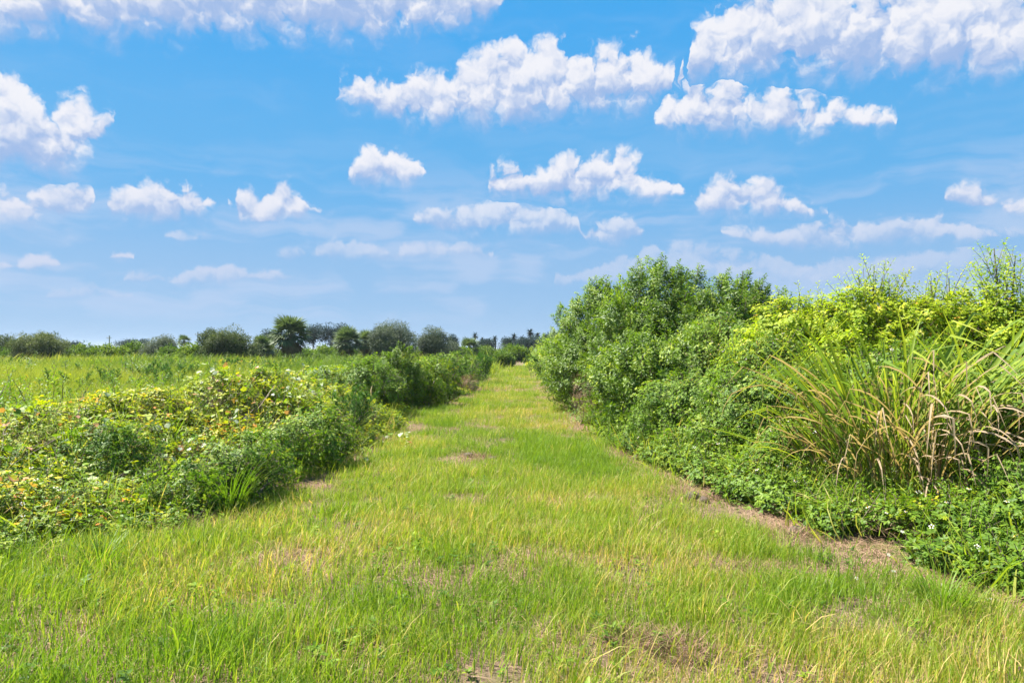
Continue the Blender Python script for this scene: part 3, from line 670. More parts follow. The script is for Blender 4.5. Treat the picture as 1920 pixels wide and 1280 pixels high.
# ================================================================== shrubs
def shrub(name, label, base, blobs, key, n, s, leaders=(), group=None, cat='shrub', tint=(.5, .3), stem_r=.035, shell=.55, lkey=None, lift=.35, stem_mat='bark', squash=1.0):
    """a thing: stems from the ground into the crown, foliage through its lobes, leafy leaders on top"""
    bx, by = base; bz = float(ground_h(bx, by)); root = empty(name, (bx, by, bz)); tag(root, label, cat, group)
    blobs = [np.array(q, float) for q in blobs]; w_ = np.array([(q[3] * q[4] + q[4] * q[5] + q[3] * q[5]) for q in blobs]); w_ /= w_.sum()
    pts, ups, tn, sc_ = [], [], [], []
    for bi in R.choice(len(blobs), n, p=w_):
        q = blobs[bi]; d = nrm(R.normal(0, 1, 3)); r = 1 - shell * R.rand() ** 1.8
        # uneven lobed outline
        r *= 1 + .22 * (fbm(d[0] * 2 + bi, d[1] * 2 + d[2] * 3, 1.4, bi) - .5) * 2
        p_ = q[:3] + d * r * q[3:6]
        if p_[2] < .12: p_[2] = R.uniform(.1, .5)
        inside = min(np.linalg.norm((p_ - o_[:3]) / o_[3:6]) for k_, o_ in enumerate(blobs) if k_ != bi) if len(blobs) > 1 else 2
        if inside < .6 and R.rand() < .7: continue
        pts.append(p_); ups.append(d * .8 + np.array((0, 0, lift)) + R.normal(0, .35, 3)); sc_.append(s * R.uniform(.75, 1.2))
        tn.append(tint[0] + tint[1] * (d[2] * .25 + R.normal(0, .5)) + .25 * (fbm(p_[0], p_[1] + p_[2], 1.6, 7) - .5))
    n_l = 0
    if n: o = scatter('foliage', K[key], [(p_[0], p_[1], p_[2] + bz) for p_ in pts], ups, sc_, np.array(tn), root, loc=(bx, by, bz))
    lp, lu, ls_ = [], [], []; stems = Buf(); b0 = np.array((0, 0, -.05))
    for (lx, ly, lz, lh, lr, ln) in leaders:      # top point, column height, radius, shoots
        lean = R.normal(0, .10, 2)
        for i in range(ln):
            t = i / max(1, ln - 1); rr = lr * (1.1 - t) ** .8 * R.uniform(.2, 1); a = R.uniform(0, 2 * pi)
            lp.append((lx + lean[0] * (t - 1) * lh + cos(a) * rr, ly + lean[1] * (t - 1) * lh + sin(a) * rr, lz + bz - lh * (1 - t) - .5 * s * (.4 + t)))
            lu.append((cos(a) * 1.5 * (1.1 - t), sin(a) * 1.5 * (1.1 - t), 1)); ls_.append(s * R.uniform(.7, 1.1))
        top = np.array((lx - bx, ly - by, lz - .3))
        tube(stems, [b0 + (R.normal(0, .15), R.normal(0, .1), 0), top * .45 * (1, 1, .9) + R.normal(0, .08, 3), top * .8 + R.normal(0, .05, 3), top], stem_r, .006, 5)
    if lp: scatter('leader_foliage', K[lkey or key], lp, lu, ls_, np.clip(R.normal(tint[0], .22, len(lp)), 0, 1), root, loc=(bx, by, bz))
    for q in blobs:
        for _ in range(5):
            e = q[:3] + nrm(R.normal(0, 1, 3)) * q[3:6] * .75 - (bx, by, 0); e[2] = max(e[2], .4); mid = e * R.uniform(.35, .55) + R.normal(0, .10, 3); mid[2] = e[2] * .5
            tube(stems, [b0 + (R.normal(0, .15), R.normal(0, .1), 0), mid, e], stem_r * R.uniform(.4, .9), .006, 5)
    stems.obj('branches', [G[stem_mat]], root); return root
def top(px, Y, row): x, z = at(px, Y, row); return x, z
def leader(px, row, Y, lh, lr, n): x, z = at(px, Y, row - 14); return (x, Y, z, lh, lr, n)

gs = 'tall green shrubs on the right of the path'
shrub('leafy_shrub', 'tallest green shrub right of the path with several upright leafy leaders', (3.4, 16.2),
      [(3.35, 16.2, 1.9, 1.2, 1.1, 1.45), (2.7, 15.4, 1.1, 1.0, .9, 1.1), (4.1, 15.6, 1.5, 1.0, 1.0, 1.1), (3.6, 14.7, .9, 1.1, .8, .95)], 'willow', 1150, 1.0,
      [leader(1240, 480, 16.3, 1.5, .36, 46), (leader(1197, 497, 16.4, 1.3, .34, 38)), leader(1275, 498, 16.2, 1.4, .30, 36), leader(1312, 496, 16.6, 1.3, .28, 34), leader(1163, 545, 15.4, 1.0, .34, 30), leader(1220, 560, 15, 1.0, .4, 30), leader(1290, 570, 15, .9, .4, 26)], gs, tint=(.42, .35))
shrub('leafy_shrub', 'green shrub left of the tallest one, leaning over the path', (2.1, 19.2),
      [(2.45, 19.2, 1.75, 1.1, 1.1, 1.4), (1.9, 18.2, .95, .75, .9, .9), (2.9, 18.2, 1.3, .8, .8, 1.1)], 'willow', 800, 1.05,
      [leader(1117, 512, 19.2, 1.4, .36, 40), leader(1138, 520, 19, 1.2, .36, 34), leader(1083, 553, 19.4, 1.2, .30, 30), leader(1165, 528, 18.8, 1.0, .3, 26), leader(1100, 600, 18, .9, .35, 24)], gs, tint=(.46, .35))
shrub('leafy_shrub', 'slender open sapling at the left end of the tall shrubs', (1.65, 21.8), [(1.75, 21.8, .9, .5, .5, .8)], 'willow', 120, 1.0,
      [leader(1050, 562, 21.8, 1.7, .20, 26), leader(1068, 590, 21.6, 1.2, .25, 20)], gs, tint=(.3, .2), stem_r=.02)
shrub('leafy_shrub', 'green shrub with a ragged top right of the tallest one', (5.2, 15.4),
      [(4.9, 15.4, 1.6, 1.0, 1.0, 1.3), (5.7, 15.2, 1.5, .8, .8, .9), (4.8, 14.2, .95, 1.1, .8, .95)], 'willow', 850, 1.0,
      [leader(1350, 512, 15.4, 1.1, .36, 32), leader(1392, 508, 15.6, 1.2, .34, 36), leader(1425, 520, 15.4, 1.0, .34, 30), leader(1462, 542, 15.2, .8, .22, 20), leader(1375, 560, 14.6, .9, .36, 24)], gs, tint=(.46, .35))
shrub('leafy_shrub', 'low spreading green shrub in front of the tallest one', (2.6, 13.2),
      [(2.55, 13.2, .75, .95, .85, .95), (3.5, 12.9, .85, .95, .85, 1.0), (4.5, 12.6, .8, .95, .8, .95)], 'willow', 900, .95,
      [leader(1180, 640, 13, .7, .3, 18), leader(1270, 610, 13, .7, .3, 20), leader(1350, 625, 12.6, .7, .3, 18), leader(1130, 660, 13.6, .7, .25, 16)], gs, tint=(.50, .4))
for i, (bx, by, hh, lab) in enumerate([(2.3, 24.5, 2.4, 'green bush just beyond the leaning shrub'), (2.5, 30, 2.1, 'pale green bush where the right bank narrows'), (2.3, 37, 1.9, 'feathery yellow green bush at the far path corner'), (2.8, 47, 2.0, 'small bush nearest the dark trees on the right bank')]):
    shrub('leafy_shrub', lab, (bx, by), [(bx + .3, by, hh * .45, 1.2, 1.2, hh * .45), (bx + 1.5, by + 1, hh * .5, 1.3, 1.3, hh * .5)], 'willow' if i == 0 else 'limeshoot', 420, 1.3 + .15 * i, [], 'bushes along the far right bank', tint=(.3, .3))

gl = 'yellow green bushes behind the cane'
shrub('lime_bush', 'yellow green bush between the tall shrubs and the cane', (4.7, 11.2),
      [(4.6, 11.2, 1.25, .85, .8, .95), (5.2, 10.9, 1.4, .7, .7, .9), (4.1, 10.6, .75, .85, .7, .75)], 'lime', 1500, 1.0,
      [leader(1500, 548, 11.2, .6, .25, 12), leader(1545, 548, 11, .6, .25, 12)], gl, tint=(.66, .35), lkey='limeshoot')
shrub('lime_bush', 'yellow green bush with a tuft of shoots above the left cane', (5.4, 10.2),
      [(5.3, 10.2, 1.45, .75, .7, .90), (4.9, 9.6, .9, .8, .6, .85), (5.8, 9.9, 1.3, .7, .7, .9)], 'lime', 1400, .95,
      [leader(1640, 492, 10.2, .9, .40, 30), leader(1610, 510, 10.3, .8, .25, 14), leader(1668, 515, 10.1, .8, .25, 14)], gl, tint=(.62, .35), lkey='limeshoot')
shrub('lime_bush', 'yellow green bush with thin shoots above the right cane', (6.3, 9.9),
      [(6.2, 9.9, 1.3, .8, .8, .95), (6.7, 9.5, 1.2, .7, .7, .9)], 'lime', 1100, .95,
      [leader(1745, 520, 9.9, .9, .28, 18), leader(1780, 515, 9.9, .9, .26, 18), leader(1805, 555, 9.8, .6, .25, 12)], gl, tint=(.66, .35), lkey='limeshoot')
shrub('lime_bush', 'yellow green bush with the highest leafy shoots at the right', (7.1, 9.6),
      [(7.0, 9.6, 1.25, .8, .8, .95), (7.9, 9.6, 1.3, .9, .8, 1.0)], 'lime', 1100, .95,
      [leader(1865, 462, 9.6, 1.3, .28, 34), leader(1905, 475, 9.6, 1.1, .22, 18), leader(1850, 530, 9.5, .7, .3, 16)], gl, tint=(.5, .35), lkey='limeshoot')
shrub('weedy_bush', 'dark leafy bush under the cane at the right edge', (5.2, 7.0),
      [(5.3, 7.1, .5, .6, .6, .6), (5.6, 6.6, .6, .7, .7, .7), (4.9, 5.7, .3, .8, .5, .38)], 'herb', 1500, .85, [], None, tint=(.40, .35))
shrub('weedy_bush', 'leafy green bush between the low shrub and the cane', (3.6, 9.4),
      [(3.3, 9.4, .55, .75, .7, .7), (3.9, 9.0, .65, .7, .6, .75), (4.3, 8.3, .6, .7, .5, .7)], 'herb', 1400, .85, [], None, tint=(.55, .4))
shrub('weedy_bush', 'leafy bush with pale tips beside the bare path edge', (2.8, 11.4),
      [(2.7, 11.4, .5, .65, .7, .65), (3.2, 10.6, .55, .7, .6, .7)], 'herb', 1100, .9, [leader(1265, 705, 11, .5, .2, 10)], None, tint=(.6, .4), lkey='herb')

# ================================================================== plants on the left bank and in the field
def plume_plant(label, px, row_top, row_base, Y, n, wpx, tint=.4, s=None):
    x = at(px, Y); gz = float(ground_h(x, Y)); _, zt = at(px, Y, row_top); _, zb = at(px, Y, row_base); h = zt - gz
    r = wpx / F * Y; root = empty('dogfennel', (x, Y, gz)); tag(root, label, 'dogfennel', 'feathery dogfennel plants')
    a = R.uniform(0, 2 * pi, n); q = np.sqrt(R.rand(n)) * r * .55
    pts = np.stack([x + np.cos(a) * q, Y + np.sin(a) * q, np.full(n, gz)], 1)
    up = np.stack([np.cos(a) * q * .45 / max(r, .1) + .1, np.sin(a) * q * .45 / max(r, .1), np.ones(n)], 1)
    hs = h * R.uniform(.75, 1.0, n); ws = np.minimum(hs * 1.0, 1.4)
    scatter('plume', K['plume'], pts, up, np.stack([ws, ws, hs], 1), np.clip(R.normal(tint, .15, n), 0, 1), root, loc=(x, Y, gz), spin=R.normal(0, .8, n))
plume_plant('bluish green feathery dogfennel at the end of the bramble bank', 650, 708, 790, 12.2, 9, 42, .2)
plume_plant('dark feathery dogfennel standing up from the open field', 278, 668, 715, 24, 16, 34, .25)
plume_plant('broad feathery dogfennel in front of the round dark tree', 447, 664, 690, 36, 22, 38, .15)
plume_plant('feathery dogfennel between the round dark tree and vines', 366, 676, 715, 23, 12, 24, .35)
plume_plant('low feathery dogfennel in the left part of the field', 120, 684, 720, 26, 14, 40, .5)
plume_plant('feathery dogfennel left of the leafy weed column', 600, 684, 720, 20, 9, 20, .4)
plume_plant('feathery dogfennel by the left edge of the far path', 893, 652, 690, 32, 14, 32, .45)
plume_plant('feathery dogfennel behind the leafy weed column', 800, 656, 700, 34, 14, 34, .3)
plume_plant('small feathery dogfennel before the fan palms', 530, 676, 705, 27, 10, 26, .6)
plume_plant('feathery dogfennel on the right bank by the path bend', 1030, 648, 700, 33, 14, 30, .6)
plume_plant('pale feathery dogfennel near the right bank corner', 1003, 662, 690, 40, 12, 22, .7)

gw = 'leafy weeds on the left bank'
shrub('leafy_weed', 'upright leafy weed column beside the narrowing path', (at(752, 18.5), 18.5), [(at(752, 18.5), 18.5, .75, .45, .45, .75)], 'willow', 170, .7,
      [leader(750, 642, 18.5, .9, .16, 22), leader(735, 655, 18.4, .7, .16, 14), leader(768, 655, 18.6, .7, .16, 14)], gw, tint=(.35, .4), stem_r=.015)
shrub('leafy_weed', 'bushy green weed at the foot of the bank by the path', (at(800, 20), 20), [(at(800, 20), 20.2, .55, .9, .8, .7), (at(760, 19), 19.3, .6, .8, .7, .6)], 'herb', 560, 1.1, [leader(820, 668, 20, .5, .25, 12), leader(785, 676, 19.5, .5, .2, 9)], gw, tint=(.72, .5), lkey='willow')
shrub('leafy_weed', 'dark leafy weed clump behind the bushy weed', (at(845, 27), 27), [(at(850, 27), 27, .7, 1.0, 1, .65), (at(820, 26), 26, .65, .8, .8, .6)], 'herb', 400, 1.4, [], gw, tint=(.5, .5))
shrub('leafy_weed', 'leafy weeds right behind the yellow vine mound', (at(690, 17), 17), [(at(690, 17), 17, .65, .7, .7, .65)], 'herb', 380, 1.1, [leader(700, 672, 17, .6, .2, 10)], gw, tint=(.55, .35), lkey='willow')
shrub('leafy_weed', 'dark green weed at the foot of the left bank mound', (at(560, 9.4), 9.4), [(at(600, 9.6), 9.7, .36, .45, .4, .42), (at(540, 9.0), 9.0, .28, .4, .4, .36)], 'herb', 300, .85, [], gw, tint=(.68, .6))
shrub('leafy_weed', 'tall stemmed leafy weed at the front of the left bank', (at(420, 7.2), 7.3), [(at(440, 7.3), 7.5, .30, .30, .35, .36), (at(370, 7), 7.0, .18, .40, .3, .22), (at(485, 7.9), 8.0, .24, .35, .3, .26)], 'herb', 300, .8, [leader(425, 800, 7.3, .5, .12, 10), leader(455, 815, 7.5, .4, .1, 8)], gw, tint=(.62, .6), lkey='herb')
shrub('leafy_weed', 'dark leafy weed in the hollow of the left bank', (at(180, 7.6), 7.8), [(at(180, 7.6), 7.9, .34, .55, .4, .34)], 'herb', 170, .8, [], gw, tint=(.5, .5))
shrub('dry_weed', 'thin reddish brown dead weed beneath the tall shrubs', (at(1098, 15.2), 15.2), [(at(1098, 15.2), 15.2, .6, .35, .35, .55)], 'thatch', 34, .7, [], None, 'dead weed', (.8, .2), .01, stem_mat='twig')
shrub('dry_weed', 'small brown dead bush at the left path edge', (at(877, 25), 25), [(at(877, 25), 25, .4, .35, .35, .35)], 'thatch', 30, .7, [], None, 'dead weed', (.6, .2), .01, stem_mat='twig')

# broad leaved grape vines sprawling over the bank: every large leaf is a part
def vine_leaf(lv, size=.12):
    b = Buf(); n = 11; V_ = [(0, 0, 0)]
    for k in range(n):
        a = -pi * .86 + 2 * pi * .86 * k / (n - 1); r = size * (.52 + .16 * cos(a) + .07 * cos(5 * a))
        x_, y_ = r * cos(a) + size * .18, r * sin(a); V_.append((x_, y_, abs(y_) * .28 - x_ * x_ * 1.2 + R.uniform(-.1, .1) * size))
    b.add(V_, [(0, k, k + 1) for k in range(1, n)], lv); return b.mesh('vine_leaf', [G['vine']])
VLM = [vine_leaf(v) for v in (.15, .3, .42, .5, .55, .60, .25, .45, .76, .80, .84, .70, .94, .98)]
def grape_vine(label, px0, px1, Y0, Y1, n, w_):
    cx, cy = at((px0 + px1) / 2, (Y0 + Y1) / 2), (Y0 + Y1) / 2; gz = float(ground_h(cx, cy)); root = empty('grape_vine', (cx, cy, gz)); tag(root, label, 'vine', 'broad leaved vines on the left bank')
    p_ = np.array(w_, float); p_ /= p_.sum(); pts = []; hubs = [(R.normal((px0 + px1) / 2, (px1 - px0) * .38), R.uniform(Y0, Y1)) for _ in range(9)]
    for i in range(n):
        hb = hubs[R.randint(0, 9)]; Y = float(np.clip(R.normal(hb[1], .35), Y0, Y1)); px = float(np.clip(R.normal(hb[0], 26), px0, px1)); x = at(px, Y)
        z = float(ground_h(x, Y) + veg_left(x, Y)) + R.uniform(-.02, .14) * (1 if R.rand() < .85 else 1.8)
        o = bpy.data.objects.new('leaf', VLM[R.choice(len(VLM), p=p_)]); C.objects.link(o); o.parent = root
        o.location = (x - cx, Y - cy, z - gz); o.rotation_euler = (R.normal(0, .5), R.normal(.15, .5), R.uniform(0, 2 * pi)); k = R.uniform(.35, .85); o.scale = (k, k, k)
        pts.append((x - cx, Y - cy, z - gz - .04))
    pts.sort(); b = Buf()
    for j in range(0, len(pts) - 8, 7): tube(b, [pts[j], np.array(pts[j + 3]) * .5 + np.array(pts[j]) * .5 - (0, 0, .05), pts[j + 7]], .006, .003, 4)
    b.obj('runner', [G['twig']], root)
green, pale, rust = [1, 1, 1, 1, 1, 1, 1, 1], [1, 1, 1, 1], [1, 1]
def wt(a, b, c): return [a] * 8 + [b] * 4 + [c] * 2
grape_vine('vine with rusty orange and pale leaves on the mound crest', 310, 540, 9.6, 11.6, 150, wt(1, 1.1, 1.6))
grape_vine('yellow green vine with many whitish leaves on the highest mound', 520, 765, 11.4, 13.8, 190, wt(1, 1.5, .2))
grape_vine('vine with orange leaves along the mound at the left edge', -60, 260, 8.2, 9.4, 110, wt(1, .9, 1.8))
grape_vine('pale leaved vine trailing down the middle of the mound', 250, 420, 7.6, 9.0, 70, wt(1, 1.8, .1))
grape_vine('whitish leaved vine above the dark weeds near the path', 560, 690, 9.6, 11.2, 75, wt(1, 1.7, .5))
grape_vine('scattered broad leaves low on the bank at the left edge', -80, 180, 6.4, 7.9, 36, wt(1, .8, 1))

# ================================================================== cane: every blade is a part
def cane_leaf(H_, W_, bend, kink, lv0, lv1, seg=9):
    b = Buf(); p_ = np.zeros(3); ang = .0; V_ = []; lvs = []
    for i in range(seg + 1):
        t = i / seg; w_ = W_ * (.35 + .65 * min(1, t * 3.5)) * (1 - max(0, (t - .55) / .45) ** 1.6) + .001
        d = np.array((sin(ang), 0, cos(ang))); u = np.array((-cos(ang), 0, sin(ang)))
        tw = t * .8
        s = np.array((0, 1, 0)) * cos(tw) + u * sin(tw)
        V_ += [p_ + s * w_ * .5 + u * w_ * .22, p_.copy(), p_ - s * w_ * .5 + u * w_ * .22]
        p_ = p_ + d * H_ / seg; ang += bend / seg + (kink if abs(t - .62) < .5 / seg else 0)
    for i in range(seg):
        t = i / seg; k = i * 3; lv = lv0 + (lv1 - lv0) * max(0, t - .35) / .65
        b.add([V_[k + j] for j in range(6)], [(0, 1, 4, 3), (1, 2, 5, 4)], min(1, max(0, lv)))
    me = b.mesh('cane_leaf', [G['cane']]); return me
CANE = [cane_leaf(R.uniform(.95, 1.15), R.uniform(.017, .028), be, ki, a_, b_) for be, ki, a_, b_ in
        [(.5, .3, .2, .35), (.8, .5, .15, .3), (1.1, .6, .35, .55), (.5, 1.1, .1, .3), (.8, 1.4, .4, .55), (.3, .2, .5, .52), (1.3, .7, .3, .72), (.7, 1.7, .3, .6), (.5, .0, .4, .35), (1.0, 1.0, .5, .62)]]
CDRY = [cane_leaf(R.uniform(.8, 1.15), R.uniform(.013, .022), be, ki, a_, b_) for be, ki, a_, b_ in
        [(1.3, 1.0, .8, .95), (1.9, .8, .9, 1.0), (1.0, 1.7, .74, .9), (2.4, .3, .85, .95), (1.5, 1.4, .95, 1.0), (.8, 1.1, .78, .98)]]
def cane(label, bx, by, n_green, n_dry, H_, lean, rad, spread, group):
    gz = float(ground_h(bx, by)); root = empty('cane_clump', (bx, by, gz)); tag(root, label, 'cane', group)
    for i in range(n_green + n_dry):
        dry = i >= n_green; me = (CDRY if dry else CANE)[R.randint(0, 6 if dry else 10)]
        o = bpy.data.objects.new('leaf', me); C.objects.link(o); o.parent = root
        a = R.uniform(-pi, .35) if dry and R.rand() < .6 else R.uniform(0, 2 * pi); q = rad * sqrt(R.rand()) * (1.25 if dry else 1); k = H_ * (R.uniform(.42, .82) if dry else R.uniform(.55, 1.08))
        z0 = R.uniform(.05, .9) if dry else R.uniform(0, .45)
        th = abs(R.normal(0, spread)); dirv = np.array((cos(a) * th + lean, sin(a) * th * .8 - .05, 1)) if not dry else np.array((cos(a) * (th + .4) + lean * .6, sin(a) * (th + .4) - .15, .9))
        az_ = atan2(dirv[1], dirv[0]) + R.normal(0, .35); tilt = atan(hypot(dirv[0], dirv[1]))
        o.location = (cos(a) * q + dirv[0] * z0 * .4, sin(a) * q * .7 + dirv[1] * z0 * .4, z0); o.rotation_euler = (R.normal(0, .12), tilt, az_)
        o.scale = (k, k * R.uniform(.42, .80), k)
    b = Buf()
    for i in range(34):
        a = R.uniform(0, 2 * pi); q = rad * sqrt(R.rand()) * .9; hh = R.uniform(.5, 1.1)
        tube(b, [(cos(a) * q, sin(a) * q * .7, 0), (cos(a) * q * 1.3 + lean * hh * .5, sin(a) * q, hh * .55), (cos(a) * q * 1.7 + lean * hh, sin(a) * q * 1.2, hh)], .011, .006, 5, R.uniform(.2, .9))
    b.obj('stalk_bundle', [G['cane']], root)['kind'] = 'stuff'
gc = 'cane clumps beside the path'
cane('tall cane clump with upright green blades and few dry ones', at(1650, 7.35), 7.35, 120, 120, 1.85, -.10, .42, .30, gc)
cane('largest cane clump leaning right with many drooping brown blades', at(1775, 6.95), 6.95, 150, 145, 2.0, .36, .55, .32, gc)
cane('cane clump reaching out of the right side of the picture', at(1890, 7.3), 7.3, 150, 80, 1.85, .10, .40, .36, gc)
cane('low tuft of thin cane blades arching left over the weeds', at(1560, 7.6), 7.6, 30, 10, 1.15, -.5, .22, .5, gc)

# arching green grass clumps
def grass_clump(label, bx, by, n, H_, s, key='turf', group='arching grass clumps'):
    b = Buf()
    for i in range(n):
        a = R.uniform(0, 2 * pi); q = s * sqrt(R.rand()) * .3
        blade(b, (cos(a) * q, sin(a) * q, 0), (cos(a) * .15, sin(a) * .15, 0), H_ * R.uniform(.6, 1.1), .008, R.uniform(.6, 1.9), np.clip(R.normal(.5, .2), 0, 1), 4, az=a)
    o = b.obj('grass_clump', [G[key]], loc=(bx, by, float(ground_h(bx, by)))); tag(o, label, 'grass clump', group); return o
grass_clump('arching bright grass clump in front of the left cane', at(1470, 8.3), 8.3, 190, .85, .8)
grass_clump('slim arching grass clump right of the bare path edge', at(1400, 8.8), 8.8, 110, .7, .6)
grass_clump('tall thin grass clump among the weeds on the left bank', at(430, 7.0), 7.0, 120, .7, .5)
grass_clump('grass clump at the bottom right corner of the path', at(1760, 4.4), 4.4, 90, .32, .5)
grass_clump('grass clump at the far left of the mown grass', at(190, 5.2), 5.2, 90, .35, .5)

# dead grass heaps and dug earth on the path
def straw_heap(label, px, Y, n, r, hgt):
    x = at(px, Y); b = Buf()
    for i in range(n):
        a = R.uniform(0, 2 * pi); q = r * sqrt(R.rand()); aa = a + R.normal(0, 1.0); z_ = hgt * (1 - (q / r) ** 2) * R.uniform(.5, 1)
        blade(b, (cos(a) * q, sin(a) * q, z_), (cos(aa) * .8, sin(aa) * .8, -.35), R.uniform(.07, .17), .004, R.uniform(.5, 1.6), R.rand(), 3)
    o = b.obj('dry_grass_clump', [G['straw']], loc=(x, Y, float(ground_h(x, Y)))); tag(o, label, 'dry grass', 'dead grass clumps on the path')
straw_heap('round clump of dead grass at the bottom of the path, the right one', 1270, 3.85, 420, .17, .07)
straw_heap('wispy clump of dead grass left of the round one', 1180, 3.95, 300, .15, .05)
straw_heap('patch of dead grass beside dug earth in mid path', 895, 10.6, 420, .30, .04)
straw_heap('dead grass heap at the foot of the left bank', 350, 6.55, 360, .30, .06)
straw_heap('brown dead grass hump further along the left bank foot', 520, 8.0, 260, .26, .08)
straw_heap('dead grass hump at the foot of the right bank weeds', 1290, 7.9, 380, .34, .07)
straw_heap('small dead grass hump up the right path edge', 1185, 10.9, 220, .26, .08)
straw_heap('brown dead grass hump at the herb edge before the cane', 1480, 6.1, 300, .30, .07)
straw_heap('pale dead grass patch in the middle right of the path', 1420, 5.1, 260, .32, .025)
CLOD = bark_mat('dark_earth', (.045, .03, .02), (.16, .11, .075), 12)
def clod(label, px, Y, r):
    x = at(px, Y); bm_v = []; fs = []; n, m_ = 9, 6
    for j in range(m_ + 1):
        for i in range(n):
            th = pi * j / m_; ph = 2 * pi * i / n; d = np.array((sin(th) * cos(ph), sin(th) * sin(ph), cos(th) * .7))
            bm_v.append(d * r * (1 + .5 * (fbm(ph * 2 + px, th * 2, 1.5, 3) - .5) + R.uniform(-.08, .08)))
    for j in range(m_):
        for i in range(n): fs.append((j * n + i, j * n + (i + 1) % n, (j + 1) * n + (i + 1) % n, (j + 1) * n + i))
    b = Buf(); b.add(bm_v, fs); o = b.obj('earth_clod', [CLOD], loc=(x, Y, float(ground_h(x, Y)) + r * .25)); tag(o, label, 'earth clod', 'clods of dark earth')
clod('dark earth clod at the left of the dead grass patch', 878, 10.75, .075)
clod('dark earth clod at the right of the dead grass patch', 922, 10.5, .065)
clod('dark earth clod by the right bank weeds', 1300, 7.7, .10)
clod('brown earth clod at the foot of the left bank', 517, 8.1, .09)
clod('small earth clod touching the one by the right bank weeds', 1318, 7.55, .07)
clod('earth clod half buried before the cane weeds', 1492, 6.25, .08)
clod('brown earth clod further up the right path edge', 1195, 10.6, .09)

# small white daisies with yellow centres: each a thing of its own
def daisy(label, px, row, Y, s=.013, hgt=None):
    x, z = at(px, Y, row); gz = float(ground_h(x, Y)); root = empty('daisy', (x, Y, gz)); tag(root, label, 'flower', 'small white daisies'); h = max(.05, z - gz) if hgt is None else hgt
    b = Buf(); tube(b, [(0, 0, 0), (R.normal(0, .01), R.normal(0, .01), h * .5), (0, 0, h)], .0018, .0012, 4); b.obj('stem', [G['herb']], root)
    tl = np.array((R.normal(0, .3), -.5 + R.normal(0, .2), 1)); _, s1, u1 = frame(tl); tl = nrm(tl)
    for k in range(5):
        a = 2 * pi * k / 5 + R.uniform(-.1, .1); d = s1 * cos(a) + u1 * sin(a); b = Buf(); leaf(b, np.array((0, 0, h)) + d * s * .3, d, tl, s, s * .75, .5, 0, .1, .05); b.obj('petal', [G['petal']], root)
    b = Buf(); tube(b, [np.array((0, 0, h)) - tl * s * .1, np.array((0, 0, h)) + tl * s * .15, np.array((0, 0, h)) + tl * s * .3], s * .42, s * .15, 7); b.obj('flower_disc', [G['disc']], root)
for lab, px, row, Y in [('white daisy in front of the dark weeds, the highest of the near ones', 1660, 960, 5.9), ('white daisy below the bent cane blade', 1690, 995, 5.6), ('white daisy with short stem among the right weeds', 1664, 1038, 5.2),
    ('white daisy just above the grass edge at the right', 1673, 1068, 5.0), ('orange centred daisy in the grass left of the others', 1604, 1083, 4.9), ('white daisy beside the dry twig', 1766, 1097, 4.75),
    ('white daisy nearest the bottom right corner', 1851, 1126, 4.45)]:
    daisy(lab, px, row, Y)
# many more, tiny, all over the right bank: nobody could count them
def flower_piece():
    b = Buf()
    for k in range(5):
        a = 2 * pi * k / 5; leaf(b, (cos(a) * .005, sin(a) * .005, .2), (cos(a), sin(a), .1), (0, 0, 1), .014, .010, .5, 0, .1, .05, ((.5, 1.0),))
    tube(b, [(0, 0, .198), (0, 0, .206)], .008, .005, 6, .5, 1); tube(b, [(0, 0, 0), (0, 0, .2)], .0015, .001, 3, .5, 2)
    return b.obj('flower_piece', [G['petal'], G['disc'], G['herb']], linked=False)
K['flower'] = kit('tiny_flowers', [flower_piece()])
bank('tiny_flowers', 'flower', veg_right, 1, 900, 4.5, 16, 2.6, 1.1, 'tiny white and yellow flowers dotted over the right weeds', 'flowers', depth=.12, d0=.1)
bank('tiny_flowers', 'flower', veg_left, -1, 450, 5, 13, 4.5, 1.1, 'tiny white and yellow flowers dotted over the left bank', 'flowers', depth=.12, d0=.1)

# dry twigs lying on the bank
def twig(label, px, Y, row, px2, Y2, row2, r=.008):
    x, z = at(px, Y, row); x2, z2 = at(px2, Y2, row2); b = Buf(); d = np.array((x2 - x, Y2 - Y, z2 - z)); L_ = np.linalg.norm(d)
    pts = [d * t + np.array((0, 0, L_ * .05 * sin(t * pi))) + R.normal(0, L_ * .012, 3) for t in np.linspace(0, 1, 7)]
    tube(b, pts, r, r * .4, 5)
    for t in (2, 4): tube(b, [pts[t], pts[t] + nrm(d + R.normal(0, .6, 3)) * L_ * .15], r * .5, r * .2, 4)
    o = b.obj('dry_twig', [G['twig']], loc=(x, Y, z)); tag(o, label, 'twig', 'dry twigs')
twig('dry forked twig at the grass edge bottom right', 1760, 4.9, 1100, 1850, 4.75, 1070)
twig('long pale dry stem lying across the left bank hollow', 170, 7.3, 912, 285, 7.3, 914, .005)
twig('thin bent dry stem low on the left bank', 120, 6.3, 948, 185, 6.6, 940, .005)

